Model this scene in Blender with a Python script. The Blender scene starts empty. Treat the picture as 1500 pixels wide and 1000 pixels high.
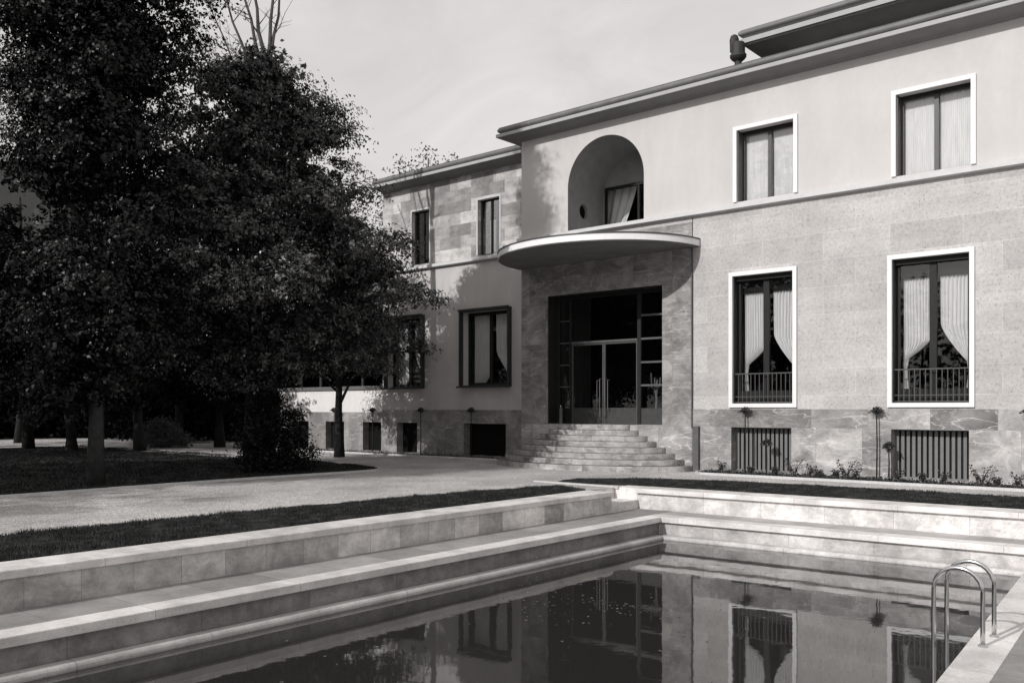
import bpy, math, random
import numpy as np
from mathutils import Vector
random.seed(7); rng = np.random.default_rng(7)
PI = math.pi
scene = bpy.context.scene
COL = scene.collection

# ------------------------------------------------------------------ materials
def g(v, a=1.0):
    return (v, v*.966, v*.946, a)

class NT:
    def __init__(s, name):
        s.m = bpy.data.materials.new(name); s.m.use_nodes = True
        s.t = s.m.node_tree; s.n = s.t.nodes; s.l = s.t.links
        s.b = s.n['Principled BSDF']; s.out = s.n['Material Output']
        geo = s.n.new('ShaderNodeNewGeometry'); s.pos = geo.outputs['Position']
    def link(s, a, b): s.l.new(a, b)
    def mapped(s, src=None, scale=(1,1,1), rot=(0,0,0)):
        m = s.n.new('ShaderNodeMapping'); m.inputs['Scale'].default_value = scale
        m.inputs['Rotation'].default_value = rot
        s.link(src or s.pos, m.inputs['Vector']); return m.outputs[0]
    def noise(s, scale, detail=4, rough=.6, vec=None, dist=0.0):
        n = s.n.new('ShaderNodeTexNoise'); n.inputs['Scale'].default_value = scale
        n.inputs['Detail'].default_value = detail; n.inputs['Roughness'].default_value = rough
        n.inputs['Distortion'].default_value = dist
        s.link(vec or s.pos, n.inputs['Vector']); return n.outputs['Fac']
    def ramp(s, fac, stops, interp='LINEAR'):
        r = s.n.new('ShaderNodeValToRGB'); s.link(fac, r.inputs[0]); cr = r.color_ramp; g = lambda v: (v, v, v, 1)
        cr.interpolation = interp
        cr.elements[0].position, cr.elements[0].color = stops[0][0], g(stops[0][1])
        cr.elements[1].position, cr.elements[1].color = stops[-1][0], g(stops[-1][1])
        for p, v in stops[1:-1]:
            e = cr.elements.new(p); e.color = g(v)
        return r.outputs[0]
    def mix(s, fac, a, b, mode='MIX'):
        m = s.n.new('ShaderNodeMix'); m.data_type = 'RGBA'; m.blend_type = mode
        if isinstance(fac, float): m.inputs[0].default_value = fac
        else: s.link(fac, m.inputs[0])
        for i, v in ((6, a), (7, b)):
            if isinstance(v, (tuple, list)): m.inputs[i].default_value = v
            else: s.link(v, m.inputs[i])
        return m.outputs[2]
    def math(s, op, a, b=0.0, clamp=False):
        m = s.n.new('ShaderNodeMath'); m.operation = op; m.use_clamp = clamp
        for i, v in ((0, a), (1, b)):
            if isinstance(v, (int, float)): m.inputs[i].default_value = v
            else: s.link(v, m.inputs[i])
        return m.outputs[0]
    def bump(s, h, strength=.3, dist=.02):
        b = s.n.new('ShaderNodeBump'); b.inputs['Strength'].default_value = strength
        b.inputs['Distance'].default_value = dist; s.link(h, b.inputs['Height'])
        s.link(b.outputs[0], s.b.inputs['Normal'])
    def plane(s, axes):          # 2-D coordinates from the world position
        sep = s.n.new('ShaderNodeSeparateXYZ'); s.link(s.pos, sep.inputs[0])
        c = s.n.new('ShaderNodeCombineXYZ')
        s.link(sep.outputs['XYZ'.index(axes[0])], c.inputs[0]); s.link(sep.outputs['XYZ'.index(axes[1])], c.inputs[1])
        return c.outputs[0]
    def brick(s, vec, w, h, c1, c2, mortar, msize=.004, off=.5, shift=(0,0,0)):
        m = s.n.new('ShaderNodeMapping'); m.inputs['Location'].default_value = shift; s.link(vec, m.inputs[0])
        b = s.n.new('ShaderNodeTexBrick'); s.link(m.outputs[0], b.inputs['Vector'])
        b.inputs['Scale'].default_value = 1; b.inputs['Brick Width'].default_value = w
        b.inputs['Row Height'].default_value = h; b.inputs['Mortar Size'].default_value = msize
        b.inputs['Mortar Smooth'].default_value = .1; b.offset = off
        b.inputs['Color1'].default_value = c1; b.inputs['Color2'].default_value = c2
        b.inputs['Mortar'].default_value = mortar
        return b.outputs['Color'], b.outputs['Fac']
    def rough(s, v, spec=.5):
        s.b.inputs['Roughness'].default_value = v
        s.b.inputs['Specular IOR Level'].default_value = spec
    def color(s, c):
        if isinstance(c, (tuple, list)): s.b.inputs['Base Color'].default_value = c
        else: s.link(c, s.b.inputs['Base Color'])

M = {}
def simple(name, v, rough=.7, spec=.4, var=.15, scale=3.0, metal=0, bump=0, bscale=40):
    t = NT(name); f = t.noise(scale, 6, .65)
    t.color(t.ramp(f, [(.25, v*(1-var)), (.75, v*(1+var))])); t.rough(rough, spec)
    t.b.inputs['Metallic'].default_value = metal
    if bump: t.bump(t.noise(bscale, 4), bump, .01)
    M[name] = t.m; return t.m

def plaster(name, v, dirt=.08):
    t = NT(name)
    big = t.ramp(t.noise(.55, 5, .6), [(.3, 1-dirt), (.7, 1+dirt*.5)])
    st = t.mapped(scale=(1.6, 1.6, .18)); streak = t.ramp(t.noise(1.0, 5, .7, st), [(.35, 1-dirt*.8), (.65, 1.0)])
    fine = t.ramp(t.noise(45, 3, .6), [(.3, .96), (.7, 1.03)])
    big = t.mix(1.0, big, t.ramp(t.noise(4.5, 7, .75), [(.34, .97), (.62, 1.02)]), 'MULTIPLY')
    c = t.mix(1.0, t.mix(1.0, big, streak, 'MULTIPLY'), fine, 'MULTIPLY')
    t.color(t.mix(1.0, c, g(v), 'MULTIPLY')); t.rough(.85, .25); t.bump(t.noise(60, 4), .18, .006)
    M[name] = t.m
plaster('plaster', .56, .08); plaster('wing_plaster', .53, .12); plaster('veranda_plaster', .72)
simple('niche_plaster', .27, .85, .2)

def ceppo():                    # pitted pale stone in large slabs
    t = NT('pitted_stone'); v = t.plane('XZ')
    bc, bf = t.brick(v, 1.62, .68, (.88,.88,.88,1), (1.07,1.07,1.07,1), (1.18,1.18,1.18,1), .006, .5, (.4, -.02, 0))
    sp = t.ramp(t.noise(13, 8, .78), [(.33, .60), (.46, .93), (.6, 1.06)])
    fine = t.ramp(t.noise(46, 6, .75), [(.32, .68), (.52, 1.0), (.75, 1.14)])
    mid = t.ramp(t.noise(1.3, 6, .65), [(.3, .86), (.7, 1.08)])
    band = t.ramp(t.noise(1.0, 4, .6, t.mapped(scale=(.5,.5,3.2))), [(.35, .93), (.65, 1.05)])
    vor = t.n.new('ShaderNodeTexVoronoi'); vor.inputs['Scale'].default_value = 7; t.link(t.pos, vor.inputs['Vector'])
    pits = t.ramp(vor.outputs['Distance'], [(.05, .45), (.13, 1.0)])
    c = t.mix(1.0, sp, fine, 'MULTIPLY'); c = t.mix(1.0, c, mid, 'MULTIPLY'); c = t.mix(1.0, c, band, 'MULTIPLY')
    c = t.mix(1.0, c, pits, 'MULTIPLY'); c = t.mix(1.0, c, bc, 'MULTIPLY')
    t.color(t.mix(1.0, c, g(.51), 'MULTIPLY')); t.rough(.85, .25); t.bump(t.noise(30, 6, .7), .22, .01)
    M['pitted_stone'] = t.m
ceppo()

def marble(name, v, axes='XZ', bw=1.9, bh=2.0, vein=.9, dark=.55, rough=.45, scale=1.0, shift=(0,0,0), contrast=.2):
    t = NT(name); p2 = t.plane(axes)
    bc, bf = t.brick(p2, bw, bh, (0,0,0,1), (1,1,1,1), (.5,.5,.5,1), .003, .5, shift)
    off = t.n.new('ShaderNodeVectorMath'); off.operation = 'SCALE'; t.link(bc, off.inputs[0]); off.inputs[3].default_value = 9.0
    add = t.n.new('ShaderNodeVectorMath'); add.operation = 'ADD'; t.link(t.pos, add.inputs[0]); t.link(off.outputs[0], add.inputs[1])
    vec = add.outputs[0]
    a = t.mapped(vec, (.35*scale, .35*scale, 1.5*scale), (.2, .75, .3))
    n1 = t.noise(1.6, 4, .42, a, .15)
    vv = t.math('ABSOLUTE', t.math('SUBTRACT', n1, .5))
    veins = t.ramp(vv, [(0.0, .85*vein), (.004, .4*vein), (.012, 0.0)])
    b = t.mapped(vec, (.5*scale, .5*scale, 1.9*scale), (.1, -.6, .2))
    n2 = t.noise(2.1, 4, .45, b, .2)
    v2 = t.ramp(t.math('ABSOLUTE', t.math('SUBTRACT', n2, .47)), [(0.0, .5*vein), (.004, .28*vein), (.010, 0.0)])
    cloud = t.ramp(t.noise(1.5, 9, .70, t.mapped(vec, (1, 1, 1.35), (.2, .5, .2)), .6), [(.30, dark), (.5, .86), (.66, 1.3)])
    fine = t.ramp(t.noise(22, 6, .7, vec), [(.3, .86), (.7, 1.1)])
    tone = t.mix(bc, (1-contrast,)*3+(1,), (1+contrast*.6,)*3+(1,))
    c = t.mix(1.0, cloud, fine, 'MULTIPLY'); c = t.mix(1.0, c, tone, 'MULTIPLY')
    c = t.mix(1.0, c, g(v), 'MULTIPLY')
    c = t.mix(veins, c, g(min(.8, v*1.55))); c = t.mix(v2, c, g(min(.8, v*1.4)))
    c = t.mix(bf, c, g(v*.45))
    t.color(c); t.rough(rough, .35); t.bump(t.noise(14, 5), .4 if name == 'step_marble' else .05, .006)
    M[name] = t.m
marble('plinth_marble', .44, bw=1.15, bh=1.25, dark=.42, shift=(.55, 0, 0), contrast=.34)
marble('plinth_band_marble', .39, bw=1.42, bh=3.0, shift=(.2, .9, 0), contrast=.5, dark=.42)
marble('wing_marble', .31, bw=1.3, bh=3.0, shift=(.2, .9, 0), contrast=.3)
marble('portal_marble', .29, bw=1.3, bh=1.25, dark=.40, vein=.9, shift=(0.02, 0, 0), contrast=.1)
marble('step_marble', .38, bw=.95, bh=.158, dark=.22, vein=.8, scale=1.7, rough=.6, contrast=.08)

def travertine_wall():
    t = NT('travertine_blocks'); v = t.plane('XZ')
    bc, bf = t.brick(v, 1.05, .42, (.52,.52,.52,1), (1.18,1.18,1.18,1), (.66,.66,.66,1), .003, .5, (.1, .05, 0))
    bd, _ = t.brick(v, .62, .42, (.78,.78,.78,1), (1.1,1.1,1.1,1), (.9,.9,.9,1), .001, .5, (.3, .05, 0))
    n = t.ramp(t.noise(2.2, 8, .75, t.mapped(scale=(1,1,2))), [(.34, .66), (.64, 1.16)])
    f = t.ramp(t.noise(24, 5, .7), [(.3, .88), (.7, 1.08)])
    c = t.mix(1.0, t.mix(1.0, bc, n, 'MULTIPLY'), f, 'MULTIPLY'); c = t.mix(1.0, c, bd, 'MULTIPLY')
    t.color(t.mix(1.0, c, g(.50), 'MULTIPLY')); t.rough(.8, .25); t.bump(t.noise(30, 5), .2, .006)
    M['travertine_blocks'] = t.m
travertine_wall()

def travertine(name, v, axes, bw, bh=9, contrast=.12, pit=.5, streak=(1.2, 1.2, 6)):
    t = NT(name); p2 = t.plane(axes)
    bc, bf = t.brick(p2, bw, bh, (1-contrast,)*3+(1,), (1+contrast*.5,)*3+(1,), (.5,.5,.5,1), .004, .0, (.37, 4.1, 0))
    n = t.ramp(t.noise(1.5, 8, .7, t.mapped(scale=streak)), [(.28, .78), (.7, 1.08)])
    f = t.ramp(t.noise(38, 6, .75), [(.30, 1-pit), (.43, .98), (.7, 1.05)])
    d = t.ramp(t.noise(.9, 7, .72), [(.38, .74), (.58, 1.04)])
    c = t.mix(1.0, t.mix(1.0, n, f, 'MULTIPLY'), d, 'MULTIPLY'); c = t.mix(1.0, c, bc, 'MULTIPLY')
    if 'slab' in name:                        # vertical run-off stains
        sc = (5, 5, .35); st = t.ramp(t.noise(2.2, 7, .7, None, 1.5), [(.36, .74), (.58, 1.04)])
        c = t.mix(1.0, c, st, 'MULTIPLY')
        bl = t.ramp(t.noise(2.6, 7, .75), [(.34, .78), (.6, 1.04)]); c = t.mix(1.0, c, bl, 'MULTIPLY')
    t.color(t.mix(1.0, c, g(v), 'MULTIPLY')); t.rough(.75, .3); t.bump(t.noise(34, 5), .25, .005)
    M[name] = t.m
travertine('coping_stone_long', .74, 'YX', 1.9)
travertine('coping_stone_cross', .80, 'XY', 1.9)
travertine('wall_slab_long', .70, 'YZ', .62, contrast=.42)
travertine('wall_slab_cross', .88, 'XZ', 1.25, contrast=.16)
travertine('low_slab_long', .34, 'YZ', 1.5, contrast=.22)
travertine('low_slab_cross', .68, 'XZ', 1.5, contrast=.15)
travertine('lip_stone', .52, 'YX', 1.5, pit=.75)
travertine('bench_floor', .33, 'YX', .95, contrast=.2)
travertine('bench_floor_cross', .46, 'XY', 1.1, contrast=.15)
travertine('deck_coping', .74, 'YX', 1.4, pit=.7, contrast=.06)
travertine('deck_paving', .30, 'XY', .8, .8, contrast=.12, pit=.6)

def gravel():
    t = NT('gravel')
    v = t.n.new('ShaderNodeTexVoronoi'); v.inputs['Scale'].default_value = 42; t.link(t.pos, v.inputs['Vector'])
    st = t.ramp(v.outputs['Distance'], [(.1, 1.25), (.55, .55)])
    n = t.ramp(t.noise(17, 8, .95), [(.36, .30), (.64, 1.55)])
    n2 = t.ramp(t.noise(6, 6, .8), [(.3, .74), (.7, 1.22)])
    d = t.ramp(t.noise(.45, 6, .55), [(.36, .74), (.6, 1.06)])
    c = t.mix(1.0, t.mix(1.0, st, n, 'MULTIPLY'), d, 'MULTIPLY'); c = t.mix(1.0, c, n2, 'MULTIPLY')
    t.color(t.mix(1.0, c, g(.80), 'MULTIPLY')); t.rough(.9, .2); t.bump(v.outputs['Distance'], .6, .02)
    M['gravel'] = t.m
gravel()
simple('soil', .06, .95, .1, .4, 6, bump=.5, bscale=25)
simple('lawn_soil', .035, .95, .1, .4, 5, bump=.5, bscale=25)
simple('kerb_stone', .50, .8, .3, .15, 9)
simple('white_trim', .72, .55, .4, .05, 3)
simple('course_stone', .56, .75, .3, .10, 4)
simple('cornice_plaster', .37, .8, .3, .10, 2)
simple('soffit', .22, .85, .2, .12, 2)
simple('gutter_metal', .13, .5, .5, .25, 3)
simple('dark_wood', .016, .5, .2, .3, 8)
simple('window_wood', .05, .45, .5, .25, 8)
simple('wing_window_frame', .03, .5, .4, .2, 8)
simple('pale_frame', .5, .6, .3, .06, 4)
simple('head_shade', .014, .8, .1, .2, 6)  # near-black colour standing in for shade at the window heads
simple('bronze', .018, .45, .25, .2, 8)
simple('door_bronze', .07, .4, .4, .2, 8)
simple('bright_bronze', .16, .35, .5, .15, 8, metal=.5)
simple('door_panel', .05, .5, .3, .25, 7)
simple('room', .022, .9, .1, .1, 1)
simple('iron', .035, .5, .5, .2, 8)
simple('rail_iron', .055, .5, .5, .2, 8)
simple('slat_paint', .17, .7, .3, .12, 5)
simple('grille_back', .02, .8, .2, .2, 4)
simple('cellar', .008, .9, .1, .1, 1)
simple('pipe_metal', .09, .6, .4, .25, 6)
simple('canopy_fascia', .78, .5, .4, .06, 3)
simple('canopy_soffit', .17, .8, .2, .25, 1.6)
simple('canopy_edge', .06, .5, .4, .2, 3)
simple('chrome', .62, .16, .5, .03, 3, metal=1.0)
simple('bark', .02, .9, .2, .5, 7, bump=1.0, bscale=14)
simple('pale_bark', .04, .9, .2, .4, 7, bump=.6, bscale=18)
simple('bare_bark', .075, .85, .2, .35, 5, bump=.5, bscale=18)
simple('pool_floor', .05, .9, .1, .3, 1.5)
simple('terracotta', .12, .8, .3, .2, 6)
simple('cactus', .45, .6, .4, .2, 10)
simple('far_wall', .045, .9, .2, .12, .8)
simple('far_glass', .03, .2, .5, .1, 1)
simple('roof_metal', .025, .6, .4, .3, 4)
simple('lamp_glass', .8, .3, .5, .02, 2)

def leafmat(name, lo, hi, rough=.42, spec=.55):
    t = NT(name)
    f = t.noise(3.2, 3, .6); f2 = t.noise(37, 2, .5)
    c = t.mix(.5, t.ramp(f, [(.50, lo), (.66, hi)]), t.ramp(f2, [(.54, lo), (.70, hi*1.3)]))  # clump noise puts sunlit and shaded leaf masses into the colour
    t.color(c); t.rough(rough, spec); M[name] = t.m
leafmat('leaf_evergreen', .002, .034, .42, .25)
leafmat('leaf_broad', .006, .33, .42, .3)
leafmat('leaf_back', .002, .016, .6, .1)
leafmat('leaf_small', .03, .07, .5)
leafmat('leaf_far', .10, .2, .6)
leafmat('grass', .018, .10, .7, .15)
leafmat('grass_shade', .015, .10, .7, .1)
leafmat('floating', .12, .3, .5)

def curtain_mat(name, v):
    t = NT(name); f = t.ramp(t.noise(6, 5, .6, t.mapped(scale=(3, 3, .3))), [(.3, v*.88), (.7, v*1.06)])
    t.color(f); t.rough(.9, .1)
    M[name] = t.m
curtain_mat('curtain', .62); curtain_mat('sheer', .66)
curtain_mat('wing_curtain', .62)

def glass(name, tint=.72, ior=1.5, fmax=1.0):
    m = bpy.data.materials.new(name); m.use_nodes = True; t = m.node_tree; n = t.nodes; n.clear()
    o = n.new('ShaderNodeOutputMaterial'); mx = n.new('ShaderNodeMixShader'); tr = n.new('ShaderNodeBsdfTransparent')
    gl = n.new('ShaderNodeBsdfGlossy'); gl.inputs['Roughness'].default_value = .015; fr = n.new('ShaderNodeFresnel')
    fr.inputs['IOR'].default_value = ior; tr.inputs['Color'].default_value = (tint, tint, tint, 1); gl.inputs['Color'].default_value = (.92, .92, .92, 1)
    nz = n.new('ShaderNodeTexNoise'); nz.inputs['Scale'].default_value = 1.2; bp = n.new('ShaderNodeBump')
    bp.inputs['Strength'].default_value = .03; bp.inputs['Distance'].default_value = .02
    t.links.new(nz.outputs['Fac'], bp.inputs['Height']); t.links.new(bp.outputs[0], gl.inputs['Normal'])
    t.links.new(fr.outputs[0], mx.inputs[0]); t.links.new(tr.outputs[0], mx.inputs[1]); t.links.new(gl.outputs[0], mx.inputs[2])
    t.links.new(mx.outputs[0], o.inputs[0]); M[name] = m
glass('wing_glass', .97, 1.22); glass('window_glass', .96, 1.45); glass('door_glass', .7, 1.45)

def water():
    t = NT('pool_water'); b = t.b
    t.color(g(.028)); b.inputs['Roughness'].default_value = .025; b.inputs['IOR'].default_value = 2.0
    b.inputs['Specular IOR Level'].default_value = .5
    tr = t.n.new('ShaderNodeBsdfTransparent'); tr.inputs[0].default_value = g(.55)
    mx = t.n.new('ShaderNodeMixShader'); mx.inputs[0].default_value = .92
    # tiny ripples
    n = t.noise(1.1, 3, .5, t.mapped(scale=(1, 1, 1))); n2 = t.noise(6, 3, .55)
    h = t.math('ADD', t.math('MULTIPLY', n, 1.0), t.math('MULTIPLY', n2, .12))
    t.bump(h, .05, .05)
    t.link(tr.outputs[0], mx.inputs[1]); t.link(b.outputs[0], mx.inputs[2]); t.link(mx.outputs[0], t.out.inputs[0])
    M['pool_water'] = t.m
water()

# ------------------------------------------------------------------ mesh helpers
class MB:
    def __init__(s): s.v = []; s.f = []
    def add(s, vs, fs):
        n = len(s.v); s.v += [tuple(map(float, p)) for p in vs]; s.f += [tuple(i+n for i in f) for f in fs]; return s
    def box(s, x0, x1, y0, y1, z0, z1, tf=None):
        vs = [(x, y, z) for z in (z0, z1) for (x, y) in ((x0,y0),(x1,y0),(x1,y1),(x0,y1))]
        if tf: vs = [tf(*p) for p in vs]
        return s.add(vs, [(3,2,1,0),(4,5,6,7),(0,1,5,4),(1,2,6,5),(2,3,7,6),(3,0,4,7)])
    def tube(s, pts, rad, n=8, cap=True):
        pts = [Vector(p) for p in pts]; rings = []
        for i, p in enumerate(pts):
            d = (pts[min(i+1, len(pts)-1)] - pts[max(i-1, 0)]).normalized()
            a = d.cross(Vector((0,0,1)))
            if a.length < .1: a = d.cross(Vector((0,1,0))) if abs(d.y) < .9 else d.cross(Vector((1,0,0)))
            a.normalize()
            if i and a.dot(pa) < 0: a = -a
            pa = a
            b = d.cross(a); r = rad[i] if hasattr(rad, '__len__') else rad
            rings.append([p + (a*math.cos(2*PI*k/n) + b*math.sin(2*PI*k/n))*r for k in range(n)])
        vs = [q for rg in rings for q in rg]; fs = []
        for i in range(len(pts)-1):
            for k in range(n):
                fs.append((i*n+k, i*n+(k+1) % n, (i+1)*n+(k+1) % n, (i+1)*n+k))
        if cap: fs.append(tuple(range(n))[::-1]); fs.append(tuple((len(pts)-1)*n+k for k in range(n)))
        return s.add(vs, fs)
    def lathe(s, cx, cy, prof, n=20):          # prof: (r, z)
        vs = [(cx+r*math.cos(2*PI*k/n), cy+r*math.sin(2*PI*k/n), z) for r, z in prof for k in range(n)]
        fs = [(i*n+k, i*n+(k+1) % n, (i+1)*n+(k+1) % n, (i+1)*n+k) for i in range(len(prof)-1) for k in range(n)]
        fs += [tuple(range(n))[::-1], tuple((len(prof)-1)*n+k for k in range(n))]
        return s.add(vs, fs)
    def prism(s, poly, z0, z1):
        n = len(poly)
        vs = [(x, y, z0) for x, y in poly] + [(x, y, z1) for x, y in poly]
        return s.add(vs, [tuple(range(n))[::-1], tuple(range(n, 2*n))] + [(i, (i+1) % n, (i+1) % n+n, i+n) for i in range(n)])
    def extrude(s, prof, p0, p1, frame):       # profile [(a,z)] swept between two stations through frame(station, a, z)
        n = len(prof); vs = [frame(p0, a, z) for a, z in prof] + [frame(p1, a, z) for a, z in prof]
        return s.add(vs, [tuple(range(n))[::-1], tuple(range(n, 2*n))] + [(i, (i+1) % n, (i+1) % n+n, i+n) for i in range(n)])

def origin(o):
    p = Vector((0,0,0))
    while o: p += o.location; o = o.parent
    return p
def obj(name, mb, mat, parent=None, bevel=0, smooth=False):
    vs, fs = (mb.v, mb.f) if isinstance(mb, MB) else mb
    off = origin(parent)
    me = bpy.data.meshes.new(name)
    if isinstance(vs, np.ndarray):
        vs = vs - np.array(off); nf, k = fs.shape
        me.vertices.add(len(vs)); me.vertices.foreach_set('co', vs.astype(np.float32).ravel())
        me.loops.add(nf*k); me.loops.foreach_set('vertex_index', fs.astype(np.int32).ravel())
        me.polygons.add(nf); me.polygons.foreach_set('loop_start', np.arange(0, nf*k, k, dtype=np.int32))
        me.update(calc_edges=True)
    else:
        me.from_pydata([(x-off.x, y-off.y, z-off.z) for x, y, z in vs], [], fs); me.update()
    if isinstance(mat, str): mat = M[mat]
    me.materials.append(mat)
    if smooth:
        for p in me.polygons: p.use_smooth = True
    o = bpy.data.objects.new(name, me); COL.objects.link(o)
    if parent: o.parent = parent
    if bevel:
        b = o.modifiers.new('bevel', 'BEVEL'); b.width = bevel; b.segments = 2; b.limit_method = 'ANGLE'
    return o
def tag(o, label, cat, group=None, kind=None):
    if label: o['label'] = label
    if cat: o['category'] = cat
    if group: o['group'] = group
    if kind: o['kind'] = kind
    return o
def thing(name, label, cat, loc=(0,0,0), group=None):
    o = bpy.data.objects.new(name, None); COL.objects.link(o); o.location = loc; o.empty_display_size = .3
    return tag(o, label, cat, group)
def struct(name, mb, mat, label=None, **k):
    o = obj(name, mb, mat, **k); o['kind'] = 'structure'
    return o
def copy_tree(root, loc, label):
    r = root.copy(); COL.objects.link(r); r.location = loc; r['label'] = label
    for ch in list(root.children):
        c = ch.copy(); COL.objects.link(c); c.parent = r
        for gch in ch.children:
            d = gch.copy(); COL.objects.link(d); d.parent = c
    return r

# ------------------------------------------------------------------ camera
CAM = Vector((12.498, -22.362, 1.72)); FWD = Vector((-.6497, .76019, 0)); RGT = Vector((.76019, .6497, 0)); F = 1329.
def P(px, depth, z=0.0):          # a spot on the ground at this distance in this direction
    p = CAM + RGT*((px-750)/F*depth) + FWD*depth
    return (p.x, p.y, z)
cam = bpy.data.cameras.new('camera'); co = bpy.data.objects.new('camera', cam); COL.objects.link(co)
co.location = CAM; co.rotation_euler = (PI/2, 0, math.asin(.6497)); cam.sensor_width = 36; cam.lens = 36*F/1500
cam.shift_y = 99/1500; cam.clip_end = 3000; cam.clip_start = .05; scene.camera = co

# ------------------------------------------------------------------ the villa
villa = thing('villa', 'large two storey villa with marble entrance, arched balcony niche and semicircular canopy', 'villa', (-3, 5, 0))

def wall_sheet(name, x0, x1, z0, z1, y, t, holes, mat, parent, slots=None):
    xs = sorted({x0, x1, *[h[0] for h in holes], *[h[1] for h in holes]}); zs = sorted({z0, z1, *[h[2] for h in holes], *[h[3] for h in holes]})
    xs = [x for x in xs if x0 <= x <= x1]; zs = [z for z in zs if z0 <= z <= z1]
    mb = MB()
    inside = lambda cx, cz: any(h[0] < cx < h[1] and h[2] < cz < h[3] for h in holes)
    for i in range(len(xs)-1):
        for j in range(len(zs)-1):
            if inside((xs[i]+xs[i+1])/2, (zs[j]+zs[j+1])/2): continue
            a, b, c, d = xs[i], xs[i+1], zs[j], zs[j+1]
            mb.add([(a,y,c),(b,y,c),(b,y,d),(a,y,d)], [(0,1,2,3)]); mb.add([(a,y+t,c),(b,y+t,c),(b,y+t,d),(a,y+t,d)], [(3,2,1,0)])
    for a, b, c, d in holes:
        cc, dd = max(c, z0), min(d, z1)
        mb.add([(a,y,cc),(a,y+t,cc),(a,y+t,dd),(a,y,dd)], [(0,1,2,3)]); mb.add([(b,y,cc),(b,y+t,cc),(b,y+t,dd),(b,y,dd)], [(3,2,1,0)])
        if c >= z0: mb.add([(a,y,c),(b,y,c),(b,y+t,c),(a,y+t,c)], [(3,2,1,0)])
        if d <= z1: mb.add([(a,y,d),(b,y,d),(b,y+t,d),(a,y+t,d)], [(0,1,2,3)])
    mb.add([(x0,y,z0),(x1,y,z0),(x1,y+t,z0),(x0,y+t,z0)], [(3,2,1,0)]); mb.add([(x0,y,z1),(x1,y,z1),(x1,y+t,z1),(x0,y+t,z1)], [(0,1,2,3)])
    mb.add([(x0,y,z0),(x0,y+t,z0),(x0,y+t,z1),(x0,y,z1)], [(3,2,1,0)]); mb.add([(x1,y,z0),(x1,y+t,z0),(x1,y+t,z1),(x1,y,z1)], [(0,1,2,3)])
    return obj(name, mb, mat, parent)

XL, XR, DEP = -6.21, 17.0, 11.0
UPW = [(1.31, 2.89, 7.25, 9.15), (5.42, 7.06, 7.25, 9.18), (9.6, 11.3, 7.25, 9.18)]
LOW = [(1.19, 2.87, 1.87, 5.27), (5.33, 7.03, 1.87, 5.28), (9.45, 11.15, 1.87, 5.28)]
GRL = [(1.15, 2.83, .08, 1.24), (5.31, 7.02, .08, 1.24), (9.4, 11.1, .08, 1.24)]
PORT = (-5.15, -1.0, 1.27, 5.25)
NICHE = (-4.35, -1.61, 7.22); NR = 1.37; NCX = -2.98; NSP = 8.50
# plinth: lower slabs and the band above, 3 cm proud
wall_sheet('plinth', -.02, XR, 0, 1.25, -.03, .40, GRL, 'plinth_marble', villa)
wall_sheet('plinth_band', -.02, XR, 1.25, 1.72, -.026, .42, [], 'plinth_band_marble', villa)
wall_sheet('stone_wall', -.02, XR, 1.72, 7.04, 0, .4, LOW, 'pitted_stone', villa)
ps = wall_sheet('portal_surround', XL, -.045, 1.25, 6.9, -.004, .5, [(PORT[0], PORT[1], 1.25, PORT[3])], 'portal_marble', villa)
wall_sheet('portal_surround', XL, -.045, 0, 1.25, -.012, .5, [], 'plinth_marble', villa)
wall_sheet('wall_band', XL, -.045, 6.9, 7.04, 0, .4, [], 'pitted_stone', villa)
# the upper plaster wall, with the arch cut through it
up = [h for h in UPW]
mbu = MB()
x0, x1 = NICHE[0], NICHE[1]
wall_sheet('plaster_wall', x1, XR, 7.2, 10.35, 0, .4, UPW, 'plaster', villa)
wall_sheet('plaster_wall', XL, x0, 7.2, 10.35, 0, .4, [], 'plaster', villa)
arch = [(NCX+NR*math.cos(PI-PI*i/40), NSP+NR*math.sin(PI*i/40)) for i in range(41)]
mb = MB()
for i in range(40):
    (a, za), (b, zb) = arch[i], arch[i+1]
    mb.add([(a,0,za),(b,0,zb),(b,0,10.35),(a,0,10.35)], [(0,1,2,3)])
obj('plaster_wall', mb, 'plaster', villa)
# the niche: barrel vault, side walls, back wall with its glazed opening, a round port in the left side
nd = 1.9; mb = MB()
ring = [(NICHE[0], 7.2)] + [(NICHE[0], NSP)] + arch[1:-1] + [(NICHE[1], NSP), (NICHE[1], 7.2)]
for i in range(len(ring)-1):
    (a, za), (b, zb) = ring[i], ring[i+1]
    if i in (0, len(ring)-2): continue
    mb.add([(a,0,za),(b,0,zb),(b,nd,zb),(a,nd,za)], [(0,1,2,3)])
# left side wall with round hole
pc = (.83, 7.93); pr = .23
hole = [(pc[0]+pr*math.cos(2*PI*k/24), pc[1]+pr*math.sin(2*PI*k/24)) for k in range(24)]
x = NICHE[0]+.003; cor = [(nd, NSP), (0, NSP), (0, 7.2), (nd, 7.2)]
for qd in range(4):
    for k in range(6):
        k1, k2 = qd*6+k, (qd*6+k+1) % 24
        mb.add([(x, *hole[k1]), (x, *cor[qd]), (x, *hole[k2])], [(0,1,2)])
        mb.add([(x, *hole[k1]), (x, *hole[k2]), (x-.35, *hole[k2]), (x-.35, *hole[k1])], [(0,1,2,3)])
    mb.add([(x, *hole[(qd*6+6) % 24]), (x, *cor[qd]), (x, *cor[(qd+1) % 4])], [(0,1,2)])
mb.add([(NICHE[1]-.003,0,7.2),(NICHE[1]-.003,0,NSP),(NICHE[1]-.003,nd,NSP),(NICHE[1]-.003,nd,7.2)], [(0,1,2,3)])
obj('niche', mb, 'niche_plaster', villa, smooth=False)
mb = MB(); mb.add([(NICHE[0]-.12, *h) for h in hole], [tuple(range(24))]); obj('porthole_pane', mb, 'cellar', villa)
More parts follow.
